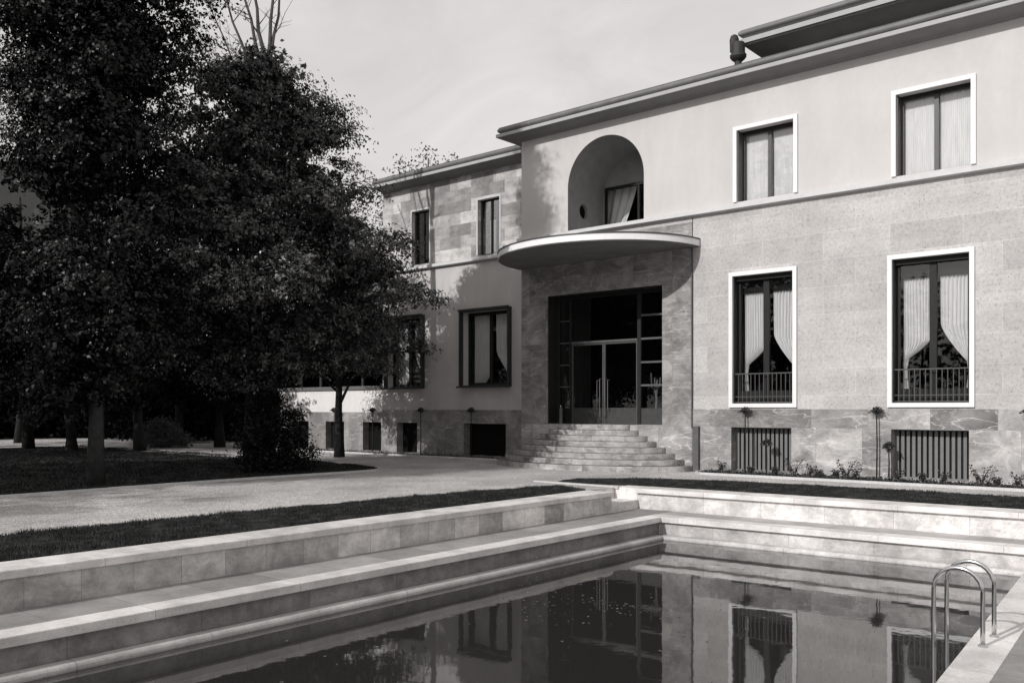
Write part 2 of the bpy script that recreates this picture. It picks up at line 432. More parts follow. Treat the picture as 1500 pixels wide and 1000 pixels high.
mb = MB(); mb.add([(NICHE[0],0,7.2),(NICHE[1],0,7.2),(NICHE[1],nd,7.2),(NICHE[0],nd,7.2)], [(0,1,2,3)]); obj('niche_floor', mb, 'course_stone', villa)
mb = MB()
for i in range(40):
    (a, za), (b, zb) = arch[i], arch[i+1]
    lo = 8.8 if (a+b)/2 > -4.25 and (a+b)/2 < -1.68 else 7.2
    if lo < min(za, zb): mb.add([(a,nd,lo),(b,nd,lo),(b,nd,zb),(a,nd,za)], [(0,1,2,3)])
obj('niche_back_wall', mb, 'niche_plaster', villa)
nw = obj('balcony_door', MB().box(-4.27,-4.20,nd-.04,nd+.04,7.2,8.84).box(-1.76,-1.69,nd-.04,nd+.04,7.2,8.84).box(-4.20,-1.76,nd-.04,nd+.04,8.76,8.84).box(-3.02,-2.95,nd-.04,nd+.04,7.2,8.76), 'dark_wood', villa)
obj('pane', MB().box(-2.95,-1.76,nd+.0,nd+.006,7.2,8.76), 'window_glass', nw)
mb = MB()
N1, N2 = 30, 16                     # draped curtain swept to the left
vs = []
for j in range(N2+1):
    v = j/N2; z = 8.9-1.66*v
    xa = -4.75; xb = -3.42-.62*v**1.15
    for i in range(N1+1):
        u = i/N1; vs.append((xa+(xb-xa)*u, nd+.55-.1*v+.04*math.sin(u*26+v*1.2)*(.5+v), z))
mb.add(vs, [(j*(N1+1)+i, j*(N1+1)+i+1, (j+1)*(N1+1)+i+1, (j+1)*(N1+1)+i) for j in range(N2) for i in range(N1)])
cc = obj('curtain', mb, 'sheer', nw, smooth=True)
# string course
def course_prof(y, o=.16): return [(y, 7.04), (y-o, 7.06), (y-o, 7.155), (y-.02, 7.2), (y+.3, 7.2), (y+.3, 7.04)]
fr = lambda s_, a, z: (s_, a, z)
obj('string_course', MB().extrude(course_prof(0), XL-.06, XR, fr), 'course_stone', villa)
# cornice: swept profile with mitred corner at the left end
def cornice(name, pts_front, y, x0, x1, ztop, mat_parts, ret=None):
    for nm, prof, mt in pts_front:
        mb = MB(); n = len(prof)
        vs = [(x0-(a if ret else 0), y-a, z+ztop) for a, z in prof] + [(x1, y-a, z+ztop) for a, z in prof]
        fs = [tuple(range(n, 2*n))] + [(i, (i+1) % n, (i+1) % n+n, i+n) for i in range(n)]
        mb.add(vs, fs)
        if ret:
            vs = [(x0-a, y-a, z+ztop) for a, z in prof] + [(x0-a, y+ret, z+ztop) for a, z in prof]
            mb.add(vs, [tuple(range(n, 2*n))] + [((i+1) % n, i, i+n, (i+1) % n+n) for i in range(n)])
        else: mb.add([(x0, y-a, z+ztop) for a, z in prof], [tuple(range(n))])
        obj(nm, mb, mt, villa)
def arc(cx, cz, r, a0, a1, n=7): return [(cx+r*math.cos(math.radians(a0+(a1-a0)*i/n)), cz+r*math.sin(math.radians(a0+(a1-a0)*i/n))) for i in range(n+1)]
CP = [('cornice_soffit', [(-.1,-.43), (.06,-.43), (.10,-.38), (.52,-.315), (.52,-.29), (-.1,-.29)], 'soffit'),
      ('cornice', [(-.1,-.287), (.53,-.287), (.54,-.315), (.585,-.315), (.585,-.215), (.47,-.195), (-.1,-.195)], 'cornice_plaster'),
      ('gutter', [(-.1,-.192), (.46,-.192), (.475,-.17)] + arc(.47,-.09,.085,-70,60) + [(.52,0.0), (-.1,0.02)], 'gutter_metal')]
cornice('main', CP, 0, XL, XR, 10.72, None, ret=6)
# shell: sides, back, floors, roof (walls seal the rooms)
sh = MB().box(XL, XL+.3, .4, DEP, 0, 10.5).box(XR-.3, XR, .4, DEP, 0, 10.5).box(XL, XR, DEP, DEP+.3, 0, 10.5)
obj('side_wall', sh, 'plaster', villa)
obj('roof', MB().box(XL-.3, XR+.3, .05, DEP+.3, 10.4, 10.66).box(-14.4, XL-.31, 1.3, DEP, 10.2, 10.4), 'roof_metal', villa)
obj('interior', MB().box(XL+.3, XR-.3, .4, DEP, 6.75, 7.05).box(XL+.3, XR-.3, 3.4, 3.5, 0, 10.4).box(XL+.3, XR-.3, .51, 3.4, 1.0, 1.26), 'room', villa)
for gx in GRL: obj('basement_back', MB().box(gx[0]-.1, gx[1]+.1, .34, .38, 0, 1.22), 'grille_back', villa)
# attic storey, set back, with its own eave
AY = 1.5
AX = .95
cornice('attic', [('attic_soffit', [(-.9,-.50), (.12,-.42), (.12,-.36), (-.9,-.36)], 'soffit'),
      ('attic_cornice', [(-.9,-.357), (.13,-.357), (.15,-.38), (.19,-.38), (.19,-.25), (.13,-.22), (-.9,-.22)], 'cornice_plaster'),
      ('attic_gutter', [(-.9,-.217), (.15,-.217)] + arc(.17,-.10,.08,-70,60) + [(.18,0.0), (-.9,.02)], 'gutter_metal')], AY, AX, XR, 12.4, None, ret=5)
obj('attic_wall', MB().box(AX+.85, XR, AY+.9, 9, 10.66, 12.0), 'wing_plaster', villa)
obj('attic_roof', MB().box(AX-.05, XR, AY+.05, 9, 12.2, 12.38), 'roof_metal', villa)
# vent on the roof
vt = thing('roof_vent', 'dark rotating cowl vent standing on the roof edge beside the attic', 'roof vent', (.74, 1.2, 10.66))
obj('neck', MB().lathe(.74, 1.2, [(.10,10.6),(.10,11.55)], 14), 'roof_metal', vt, smooth=False)
obj('cowl', MB().lathe(.74, 1.2, [(.12,11.50),(.19,11.56),(.23,11.62),(.23,11.68),(.19,11.71),(.19,11.98),(.17,12.02)], 18).lathe(.62, 1.2, [(.12,11.8),(.13,12.14),(.10,12.24),(.04,12.28)], 14), 'roof_metal', vt)
v2 = obj('chimney_cap', MB().box(-4.6,-4.25,.9,1.3,10.62,10.98).box(-4.66,-4.19,.84,1.36,10.98,11.03), 'roof_metal'); tag(v2, 'small low dark chimney cap on the roof edge above the arched niche', 'chimney')

# windows -------------------------------------------------------------------
def folds(x0, x1, z0, z1, y, n, amp, mat, parent, seg=6, name='curtain'):
    N = n*seg; vs = []
    ph = [random.uniform(-.4,.4) for _ in range(n+1)]
    for j in range(5):
        z = z1+(z0-z1)*j/4
        for i in range(N+1):
            u = i/N; vs.append((x0+(x1-x0)*u, y+amp*math.sin(u*n*2*PI+ph[int(u*n)]*.6), z))
    mb = MB(); mb.add(vs, [(j*(N+1)+i, j*(N+1)+i+1, (j+1)*(N+1)+i+1, (j+1)*(N+1)+i) for j in range(4) for i in range(N)])
    return obj(name, mb, mat, parent, smooth=True)
def tied(xo, xi, ztop, ztie, zbot, y, parent, mat, amp=.028, nf=9, belly=.62, sheet_w=.10):
    # outer edge xo, inner edge xi at the top; gathered to the outer edge at ztie, short tail below
    N, R = nf*7, 40; vs = []
    s = 1 if xi > xo else -1; W = abs(xi-xo)
    for j in range(R+1):
        v = j/R
        if v < .84:
            t = v/.84; z = ztop+(ztie-ztop)*t
            w = W*(1.0 if t < belly else 1-(1-sheet_w/W)*((t-belly)/(1-belly))**1.35)
            sag = .05*math.sin(t*PI)
        else:
            t = (v-.84)/.16; z = ztie+(zbot-ztie)*t; w = sheet_w*(1+.5*t); sag = 0
        for i in range(N+1):
            u = i/N
            zz = z
            if v < .84: zz = z + (ztie-ztop)*(-.10)*u*max(0, (v/.84-.5))*2*.8   # fabric sweeps up to the inside
            vs.append((xo+s*(w*u), y-.02*u+amp*(.45+.55*min(1, w/W))*math.sin(u*nf*2*PI + 1.3*math.sin(3*v+u*5) + .9*math.sin(u*11+xo*3)*(.4+v)), zz))
    mb = MB(); mb.add(vs, [(j*(N+1)+i, j*(N+1)+i+1, (j+1)*(N+1)+i+1, (j+1)*(N+1)+i) for j in range(R) for i in range(N)])
    return obj('curtain', mb, mat, parent, smooth=True)
def surround(h, w, y0, y1, bottom=True):
    a, b, c, d = h; mb = MB()
    mb.box(a-w, a, y0, y1, c-(w if bottom else 0), d+w).box(b, b+w, y0, y1, c-(w if bottom else 0), d+w).box(a, b, y0, y1, d, d+w)
    if bottom: mb.box(a, b, y0, y1, c-w, c)
    return mb
def casement(h, y, fw=.07, mull=.10, depth=.07, cx=None):
    a, b, c, d = h; cx = cx or (a+b)/2; e = .003
    mb = MB().box(a+e, a+fw, y, y+depth, c+e, d-e).box(b-fw, b-e, y, y+depth, c+e, d-e).box(a+fw, b-fw, y, y+depth, d-fw, d-e).box(a+fw, b-fw, y, y+depth, c+e, c+fw)
    mb.box(cx-mull/2, cx+mull/2, y-.012, y+depth, c+fw, d-fw)
    return mb
def upper_window(h):
    w = obj('window', surround(h, .105, -.055, -.002, bottom=False), 'white_trim', villa)
    mb = casement(h, .30, .075, .10); mb.box(h[0]+.003, h[0]+.03, .03, .30, h[2]+.003, h[3]-.003)
    obj('frame', mb, 'window_wood', w)
    obj('head_shade_box', MB().box(h[0]+.03, h[1]-.003, .20, .299, h[3]-.05, h[3]-.003), 'dark_wood', w)  # dark box added to deepen the shade at the window head
    for s_ in (0, 1):
        cx = (h[0]+h[1])/2; a = h[0]+.08 if s_ == 0 else cx+.07; b = cx-.07 if s_ == 0 else h[1]-.08
        obj('pane', MB().box(a-.01, b+.01, .335, .341, h[2]+.07, h[3]-.07), 'window_glass', w)
        folds(a-.02, b+.02, h[2]+.03, h[3]-.03, .42, 17, .010, 'sheer', w)
for h in UPW: upper_window(h)
def railing(h, y, zt, name_parent, n=14):
    a, b, c, d = h; mb = MB(); e = .012
    mb.box(a, b, y-.012, y+.012, zt-.015, zt+.015).box(a, b, y-.01, y+.01, c+.17, c+.19).box(a, b, y-.01, y+.01, c+.02, c+.04)
    for i in range(1, n):
        x = a+(b-a)*i/n; mb.box(x-.009, x+.009, y-.006, y+.006, c+.04, zt-.015)
    return obj('railing', mb, 'rail_iron', name_parent)
def lower_window(h):
    w = obj('window', surround(h, .105, -.06, -.002), 'white_trim', villa)
    mb = casement(h, .24, .10, .16); mb.box(h[0]+.003, h[0]+.03, .03, .24, h[2]+.003, h[3]-.003)
    mb.box(h[0]+.1, h[1]-.1, .24, .30, h[2]+.1, h[2]+.34)
    obj('frame', mb, 'dark_wood', w)
    obj('head_shade_box', MB().box(h[0]+.03, h[1]-.03, .12, .238, h[3]-.12, h[3]-.003), 'dark_wood', w)  # dark box added so the head of the opening looks shaded
    cx = (h[0]+h[1])/2
    obj('head_shade_board', MB().box(h[0]+.02, h[1]-.02, .42, .45, h[3]-.43, h[3]-.003), 'head_shade', w)  # near-black board added in place of the shade above the curtains
    for s_ in (0, 1):
        a = h[0]+.1 if s_ == 0 else cx+.08; b = cx-.08 if s_ == 0 else h[1]-.1
        obj('pane', MB().box(a-.01, b+.01, .265, .271, h[2]+.3, h[3]-.1), 'window_glass', w)
    rv = (h[0]*7.3) % 1.0
    tied(h[0]+.09, cx-.05-.06*rv, h[3]-.38, 2.68+.06*rv, 2.02, .50, w, 'curtain', belly=.64+.1*rv, nf=8+int(3*rv))
    tied(h[1]-.05, cx+.10, h[3]-.38, 2.70-.09*rv, 2.2, .50, w, 'curtain', belly=.60-.09*rv, nf=10-int(2*rv))
    railing(h, .07, 2.66, w)
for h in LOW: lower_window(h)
def grille(h):
    a, b, c, d = h; n = 14; mb = MB()
    p = obj('basement_grille', MB().box(a, b, .24, .274, c, c+.03).box(a, b, .24, .274, d-.03, d).box(a, a+.025, .24, .274, c+.02, d-.02).box(b-.025, b, .24, .274, c+.02, d-.02), 'slat_paint', villa)
    for i in range(n):
        x = a+.05+(b-a-.08)*i/(n-1); mb.box(x-.036, x+.036, .275, .30, c, d)
    obj('slats', mb, 'slat_paint', p)
for h in GRL: grille(h)

# portal ---------------------------------------------------------------------
PY = .46; zf = 1.27
dr = obj('entrance_glazing', MB()
   .box(-5.15,-4.99,PY-.03,PY+.06,zf,5.25).box(-1.16,-1.0,PY-.03,PY+.06,zf,5.25).box(-4.99,-1.16,PY-.03,PY+.06,5.13,5.25)
   .box(-5.149,-5.12,.03,PY-.03,zf,5.249).box(-5.12,-1.0,.03,PY-.03,5.22,5.249)
   .box(-4.60,-4.52,PY-.05,PY+.06,zf,5.13).box(-2.10,-1.98,PY-.05,PY+.06,zf,5.13), 'bronze', villa)
tb = MB().box(-4.52,-2.10,PY-.06,PY+.05,3.745,3.81); obj('transom', tb, 'bright_bronze', dr)
for z in (4.48, 3.79, 3.10, 2.42):
    obj('glazing_bar', MB().box(-4.99,-4.60,PY-.02,PY+.04,z-.018,z+.018), 'bright_bronze', dr)
    obj('glazing_bar', MB().box(-1.98,-1.16,PY-.04,PY+.04,z-.028,z+.028), 'bright_bronze', dr)
obj('base_panel', MB().box(-4.99,-4.60,PY-.02,PY+.03,zf,1.75), 'dark_wood', dr)
obj('base_panel', MB().box(-1.98,-1.16,PY-.02,PY+.03,zf,1.75), 'door_panel', dr)
for s_, (a, b) in ((-1, (-4.52,-3.315)), (1, (-3.305,-2.10))):
    d = obj('door', MB().box(a,a+.05,PY-.03,PY+.03,zf+.01,3.74).box(b-.05,b,PY-.03,PY+.03,zf+.01,3.74).box(a+.05,b-.05,PY-.03,PY+.03,3.69,3.74), 'door_bronze', villa)
    obj('door_panel', MB().box(a+.05,b-.05,PY-.02,PY+.02,zf+.01,1.76), 'door_panel', d)
    obj('pane', MB().box(a+.05,b-.05,PY,PY+.006,1.76,3.69), 'door_glass', d)
    xh = b-.09 if s_ < 0 else a+.09
    x2 = xh-.10*(-s_)*-1 if False else xh+s_*.10
    obj('handle', MB().tube([(xh,PY-.03,2.64),(xh,PY-.11,2.64),(xh,PY-.11,1.5),(xh,PY-.03,1.5)], .014, 8).tube([(x2,PY-.03,2.60),(x2,PY-.11,2.60),(x2,PY-.11,1.7),(x2,PY-.03,1.7)], .012, 8), 'bright_bronze', d)
obj('pane', MB().box(-4.99,-4.60,PY,PY+.006,1.75,5.13), 'door_glass', dr)
obj('pane', MB().box(-1.98,-1.16,PY,PY+.006,1.75,5.13), 'door_glass', dr)
obj('pane', MB().box(-4.52,-2.10,PY,PY+.006,3.81,5.13), 'door_glass', dr)
obj('threshold', MB().box(-5.15,-1.0,-.004,.50,1.251,1.268), 'step_marble', villa)

# canopy ---------------------------------------------------------------------
CX, CA, CB = -3.055, 3.245, 3.0
def half(a, b, n=64, y=.02): return [(CX+a*math.cos(PI*k/n), y-b*math.sin(PI*k/n)) for k in range(n+1)]
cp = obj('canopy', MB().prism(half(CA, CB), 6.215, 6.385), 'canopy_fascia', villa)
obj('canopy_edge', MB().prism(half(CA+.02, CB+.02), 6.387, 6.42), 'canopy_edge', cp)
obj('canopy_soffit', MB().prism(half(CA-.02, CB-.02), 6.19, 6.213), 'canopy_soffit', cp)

# entrance steps ---------------------------------------------------------------
sx = -3.4
for k in range(8):
    a, b = 3.42-.30*k, 2.05-.235*k; z1 = 1.268*(k+1)/8; z0 = 1.268*k/8 - (.02 if k == 0 else 0)
    pl = [(sx+a*math.cos(PI*i/48), -.013-b*math.sin(PI*i/48)) for i in range(49)]
    st_ = obj('step', MB().prism(pl, z0, z1-.0015), 'step_marble', villa, bevel=.012)

# downpipe --------------------------------------------------------------------
obj('downpipe', MB().tube([(-.031,-.045,1.2),(-.031,-.045,6.18)], .022, 10), 'pipe_metal', villa)
obj('pipe_boot', MB().box(.04,.21,-.12,-.031,0,1.25), 'pipe_metal', villa)

# left wing -------------------------------------------------------------------
WY, WX0, WX1 = 1.2, -14.25, -6.21
WUP = [(-12.6,-11.66,7.13,9.14), (-9.22,-8.2,7.13,9.08)]
WLO = [(-9.93,-7.72,2.56,5.16), (-13.95,-11.98,2.56,5.16)]
WGR = [(-9.89,-7.89,.08,1.21), (-13.42,-12.29,.08,1.21)]
VGR = [(-15.58,-14.48,.08,1.21), (-17.95,-16.75,.08,1.21), (-20.2,-19.1,.08,1.21)]
wall_sheet('wing_plinth', WX0, WX1, 0, 1.69, WY-.03, .4, WGR, 'wing_marble', villa)
wall_sheet('wing_plaster_wall', WX0, WX1, 1.69, 6.93, WY, .4, WLO, 'wing_plaster', villa)
wall_sheet('wing_stone_wall', WX0, WX1, 7.08, 10.1, WY, .4, WUP, 'travertine_blocks', villa)
obj('string_course', MB().extrude([(a, z-.12) for a, z in course_prof(WY)], WX0, WX1, fr), 'course_stone', villa)
CW = [(n, [(a*1.0, z) for a, z in p], m) for n, p, m in CP]
cornice('wing', CW, WY, WX0, WX1, 10.50, None)
obj('side_wall', MB().box(WX0, WX0+.3, WY+.4, DEP, 0, 10.1).box(WX0, WX1, DEP, DEP+.3, 0, 10.1), 'wing_plaster', villa)
obj('interior', MB().box(WX0+.3, WX1, 3.2, 3.3, 0, 10.1).box(WX0+.3, WX1, WY+.4, 3.2, 6.7, 6.95), 'room', villa)
for h in WUP:
    w = obj('window', surround(h, .06, WY-.02, WY-.002, bottom=False), 'pale_frame', villa)
    obj('frame', casement(h, WY+.16, .05, .06), 'dark_wood', w)
    obj('pane', MB().box(h[0]+.04, h[1]-.04, WY+.19, WY+.196, h[2]+.05, h[3]-.05), 'window_glass', w)
    cx = (h[0]+h[1])/2
    folds(h[0]+.3, cx+.06, h[2]+.05, h[3]-.7, WY+.33, 5, .02, 'wing_curtain', w)
    folds(cx+.22, h[1]-.08, h[2]+.05, h[3]-.1, WY+.33, 5, .02, 'wing_curtain', w)
for h in WLO:
    a, b, c, d = h; mb = MB()
    mb.box(a-.07,a,WY-.17,WY-.002,c-.07,d+.07).box(b,b+.07,WY-.17,WY-.002,c-.07,d+.07).box(a,b,WY-.17,WY-.002,d,d+.07).box(a-.16,b+.14,WY-.22,WY-.172,c-.09,c-.03).box(a,b,WY-.17,WY-.002,c-.07,c).box(a-.1,b+.1,WY-.2,WY-.172,d+.03,d+.1)
    w = obj('window', mb, 'wing_window_frame', villa)
    obj('frame', casement((a,b,c,d), WY+.26, .09, .13), 'dark_wood', w); cx = (a+b)/2
    obj('pane', MB().box(a+.08,b-.08,WY+.29,WY+.296,c+.08,d-.08), 'wing_glass', w)
    tied(a+.14, cx-.14, d-.1, c-.55, c-.9, WY+.44, w, 'wing_curtain', belly=.7)
    tied(b-.08, cx+.12, d-.1, c-.05, c-.3, WY+.44, w, 'wing_curtain', belly=.5)
    obj('interior_sill', MB().box(a, b, WY+.36, WY+.62, c-.3, c+.1), 'dark_wood', w)
for h in WGR:
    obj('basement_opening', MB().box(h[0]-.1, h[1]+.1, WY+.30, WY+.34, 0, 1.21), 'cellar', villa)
# veranda wing beyond, low white parapet under a long band of glass
VY, VX0 = 1.35, -21.2
wall_sheet('veranda_plinth', VX0, WX0-.001, 0, 1.6, VY-.03, .4, VGR, 'wing_marble', villa)
wall_sheet('veranda_wall', VX0, WX0-.001, 1.6, 2.5, VY, .4, [], 'veranda_plaster', villa)
for h in VGR: obj('basement_opening', MB().box(h[0]-.1, h[1]+.1, VY+.28, VY+.32, 0, 1.21), 'cellar', villa)
obj('veranda_sill', MB().box(VX0-.05, WX0-.001, VY-.08, VY+.4, 2.5, 2.64), 'terracotta', villa)
vg = obj('veranda_glazing', MB().box(VX0, WX0-.001, VY+.1, VY+.2, 5.2, 5.4), 'iron', villa)
mb = MB()
for i in range(6): x = VX0+.05+(WX0-VX0-.2)*i/5; mb.box(x-.05, x+.05, VY+.08, VY+.18, 2.64, 5.2)
obj('mullions', mb, 'iron', vg); obj('pane', MB().box(VX0+.1, WX0-.1, VY+.12, VY+.126, 2.64, 5.2), 'window_glass', vg)
obj('veranda_roof', MB().box(VX0-.3, WX0-.001, VY-.35, DEP, 5.4, 5.75), 'soffit', villa)
obj('interior', MB().box(VX0, WX0, 4.5, 4.6, 0, 5.4).box(VX0, VX0+.1, VY+.4, 4.5, 0, 5.4), 'room', villa)

# ------------------------------------------------------------------ pool frame of reference
PO = (3.05, -6.76); UPX, UPY = .99970, .02467
def pw(p, q, z=0.0): return (PO[0]+p*UPX-q*UPY, PO[1]+p*UPY+q*UPX, z)
def pf(x, y, z): return pw(x, y, z)
ZB, ZL, ZW = -.42, -.76, -.84
QN, PE = -24.0, 16.0
pool = thing('swimming_pool', 'sunken rectangular swimming pool with stepped travertine surround in front of the villa', 'swimming pool', pw(3, -7, -.8))
PL, QF = -1.18, 1.10           # faces of the upper retaining walls
# upper coping and wall, left
GE = .05
def bx(*a): return MB().box(*a, tf=pf)
obj('coping', bx(PL-.62, PL+.03, QN, GE, -.085, 0.012), 'coping_stone_long', pool, bevel=.012)
obj('retaining_wall', bx(PL-.3, PL, QN, GE-.02, ZB-.1, -.087), 'wall_slab_long', pool)
obj('retaining_wall', bx(PL-.62, PL-.31, GE-.30, GE-.02, -.6, -.087), 'wall_slab_cross', pool)
# step in the corner gap
obj('step', bx(PL-.62, PL-.005, GE-.02, QF-.002, ZB-.1, -.235), 'wall_slab_cross', pool, bevel=.008)
obj('step', bx(PL-1.0, PL-.622, GE-.02, QF+.55, -.5, -.004), 'coping_stone_long', pool)
# upper coping and wall, far
obj('coping', bx(PL-.62, PL-.032, QF+.001, QF+.58, -.6, .010), 'coping_stone_cross', pool, bevel=.01)
obj('coping', bx(PL-.03, PE, QF-.085, QF+.58, -.085, .014), 'coping_stone_cross', pool, bevel=.012)
obj('retaining_wall', bx(PL-.03, PE, QF, QF+.3, ZB-.1, -.087), 'wall_slab_cross', pool)
# bench level: paving and edge slabs
obj('bench_floor', bx(PL, -.36, QN, QF-.001, ZB-.2, ZB-.004), 'bench_floor', pool)
obj('bench_floor', bx(-.358, PE, .40, QF-.001, ZB-.2, ZB-.006), 'bench_floor_cross', pool)
obj('bench_edge', bx(-.357, 0.0, QN, -.002, ZB-.105, ZB), 'coping_stone_long', pool, bevel=.01)
obj('bench_edge', bx(-.357, PE, 0.0, .398, ZB-.105, ZB+.001), 'coping_stone_cross', pool, bevel=.01)
obj('lower_wall', bx(-.3, -.085, QN, .09, ZL-.6, ZB-.107), 'low_slab_long', pool)
obj('lower_wall', bx(-.08, PE, .085, .3, ZL-.6, ZB-.107), 'low_slab_cross', pool)
# rounded lip at the water
def lip(axis):
    prof = [(-.06, ZL-.12), (.05, ZL-.12)] + arc(.05, ZL-.06, .06, -90, 90, 8) + [(-.06, ZL)]
    n = len(prof)
    if axis == 'L':
        f2 = lambda s_, a, z: pw(a+.03, s_, z); return MB().extrude(prof, QN, -.03, f2)
    f2 = lambda s_, a, z: pw(s_, -a-.03, z); return MB().extrude(prof, 6.55, .03-.06, f2)
obj('lip', lip('L'), 'lip_stone', pool, smooth=False); obj('lip', lip('F'), 'low_slab_cross', pool)
# basin under water
def rin(q): return 6.385-.066*q
def rout(q): return 6.85-.0565*q
obj('basin_floor', MB().add([pw(-.1,.05,-2.6), pw(-.1,QN,-2.6), pw(9,QN,-2.6), pw(9,.05,-2.6)], [(0,1,2,3)]), 'pool_floor', pool)
obj('basin_wall', bx(-.3,-.02,QN,.06,-2.7,ZL-.121), 'pool_floor', pool); obj('basin_wall', bx(-.02,8,.02,.3,-2.7,ZL-.121), 'pool_floor', pool)
# right-hand coping at lip level and paved deck
q0, q1 = -.06, QN
def slab(pa0, pa1, pb0, pb1, z0, z1):
    return MB().add([pw(pa0,q0,z0),pw(pa1,q0,z0),pw(pb1,q1,z0),pw(pb0,q1,z0),pw(pa0,q0,z1),pw(pa1,q0,z1),pw(pb1,q1,z1),pw(pb0,q1,z1)],
                    [(0,1,2,3),(7,6,5,4),(0,4,5,1),(1,5,6,2),(2,6,7,3),(3,7,4,0)])
obj('coping', slab(rin(q0), rout(q0), rin(q1), rout(q1), ZL-.12, ZL+.002), 'deck_coping', pool, bevel=.008)
obj('basin_wall', slab(rin(q0)+.02, rout(q0), rin(q1)+.02, rout(q1), -2.7, ZL-.122), 'pool_floor', pool)
struct('pavement', slab(rout(q0)+.002, PE, rout(q1)+.002, PE, ZL-.2, ZL-.004), 'deck_paving')
wt = struct('water', MB().add([pw(-.02,.03,ZW), pw(-.02,QN,ZW), pw(rin(QN)+.02,QN,ZW), pw(rin(0)+.02,.03,ZW)], [(0,1,2,3)]), 'pool_water')
wt['label'] = 'dark still pool water mirroring the villa'
# ladder -----------------------------------------------------------------------
ld = thing('pool_ladder', 'chrome pool ladder with two arched handrails bolted to the right hand coping', 'pool ladder', pw(6.9, -5.1, ZL))
LQ = (-5.38, -4.84)
for q in LQ:
    pts = [pw(6.90, q, ZL)] + [pw(6.90, q, ZL+z) for z in (.2, .4, .56)]
    pc_, pr_ = 6.66, .24
    for i in range(1, 13):
        a = PI*i/12; pts.append(pw(pc_+pr_*math.cos(a), q, ZL+.56+pr_*math.sin(a)))
    pts += [pw(6.42, q, ZL+z) for z in (.3, 0, -.3, -.7)]
    r = obj('handrail', MB().tube(pts, .024, 14), 'chrome', ld, smooth=True)
    x, y, z = pw(6.90, q, 0)
    obj('foot_flange', MB().lathe(x, y, [(.048, ZL+.003), (.048, ZL+.014), (.03, ZL+.03)], 18), 'chrome', ld, smooth=False)
for z in (-.18, -.48):
    obj('ladder_step', bx(6.37, 6.45, LQ[0], LQ[1], ZL+z-.02, ZL+z), 'chrome', ld)

# ------------------------------------------------------------------ ground
B = 400
def quad(*pts): return MB().add(pts, [(0,1,2,3)])
hp0, hp1, hq0, hq1 = PL-.60, PE, QN, QF+.56
mb = MB()
mb.add([pw(-B,-B),pw(hp0,-B),pw(hp0,B),pw(-B,B)], [(0,1,2,3)]); mb.add([pw(hp1,-B),pw(B,-B),pw(B,B),pw(hp1,B)], [(0,1,2,3)])
mb.add([pw(hp0,hq1),pw(hp1,hq1),pw(hp1,B),pw(hp0,B)], [(0,1,2,3)]); mb.add([pw(hp0,-B),pw(hp1,-B),pw(hp1,hq0),pw(hp0,hq0)], [(0,1,2,3)])
gr = struct('ground', mb, 'gravel'); gr['label'] = 'pale gravel forecourt around the pool and villa'
obj('deck_wall', bx(PE-.3, PE, QN, QF, -1.0, -.01).box(-1.2, PE, QN-.3, QN, -1.0, -.01, tf=pf), 'wall_slab_long', pool)

def sheet(name, poly, z, mat):
    m = MB(); n = len(poly); m.add([(x, y, z) for x, y in poly], [tuple(range(n))]); return struct(name, m, mat)
# lawn on the left with rounded tip
def catmull(pts, n=8):
    out = []
    for i in range(len(pts)-1):
        p0, p1, p2, p3 = pts[max(i-1,0)], pts[i], pts[i+1], pts[min(i+2, len(pts)-1)]
        for k in range(n):
            t = k/n
            out.append(tuple(.5*((2*p1[j])+(-p0[j]+p2[j])*t+(2*p0[j]-5*p1[j]+4*p2[j]-p3[j])*t*t+(-p0[j]+3*p1[j]-3*p2[j]+p3[j])*t**3) for j in (0,1)))
    return out+[pts[-1]]
edge = catmull([(-6.3,-34),(-6.4,-20),(-6.45,-15.5),(-6.75,-10.4),(-6.75,-8.0),(-6.7,-6.4),(-6.95,-5.4),(-8.05,-4.7),(-10.5,-4.1),(-13.1,-3.7),(-17,-3.5),(-23,-3.4),(-30,-3.3)])
lawn_poly = edge + [(-30,-34)]
sheet('lawn', lawn_poly, .02, 'lawn_soil')
def kerb(name, line, w=.07, h=.055, mat='kerb_stone'):
    m = MB(); L = [Vector((x, y, 0)) for x, y in line]; vs = []; n = len(L)
    for i, p in enumerate(L):
        d = (L[min(i+1,n-1)]-L[max(i-1,0)]).normalized(); s_ = Vector((-d.y, d.x, 0))*w/2
        vs += [(p.x-s_.x,p.y-s_.y,-.02),(p.x-s_.x,p.y-s_.y,h),(p.x+s_.x,p.y+s_.y,h),(p.x+s_.x,p.y+s_.y,-.02)]
    fs = [(4*i+k, 4*i+(k+1) % 4, 4*i+4+(k+1) % 4, 4*i+4+k) for i in range(n-1) for k in range(4)] + [(0,1,2,3),(4*n-1,4*n-2,4*n-3,4*n-4)]
    m.add(vs, fs); return struct(name, m, mat)
kerb('kerb', edge)
# garden path crossing the left lawn
path = [P(px, d)[:2] for px, d in ((-60,45),(0,44.5),(60,46),(130,48),(160,43),(240,38),(345,33.2),(352,31.8),(240,35),(155,39.5),(60,41),(0,39.5),(-60,39))]
sheet('path', path, .026, 'gravel')
# grass strips round the pool
lx1 = PO[0]+(PL-.62)
sA = catmull([(-.72,-30),(-.76,-17.5),(-.79,-15),(-.63,-11.5),(-.35,-8.7),(-.1,-7.0),(.1,-6.1)])
sheet('grass_verge', sA + [pw(PL-.62, -.0)[:2], pw(PL-.62, QN)[:2]], .006, 'lawn_soil')
kerb('kerb', [(-1.1,-5.62),(1.35,-5.70)], .10, .03)
sB = catmull([(-.55,-5.45),(-.85,-4.7),(-.55,-3.9),(.6,-3.05),(2.9,-2.45),(6,-2.35),(9,-2.45),(16,-2.4)])
sheet('grass_verge', sB + [pw(13, QF+.59)[:2], pw(PL-.03, QF+.59)[:2]], .006, 'lawn_soil')
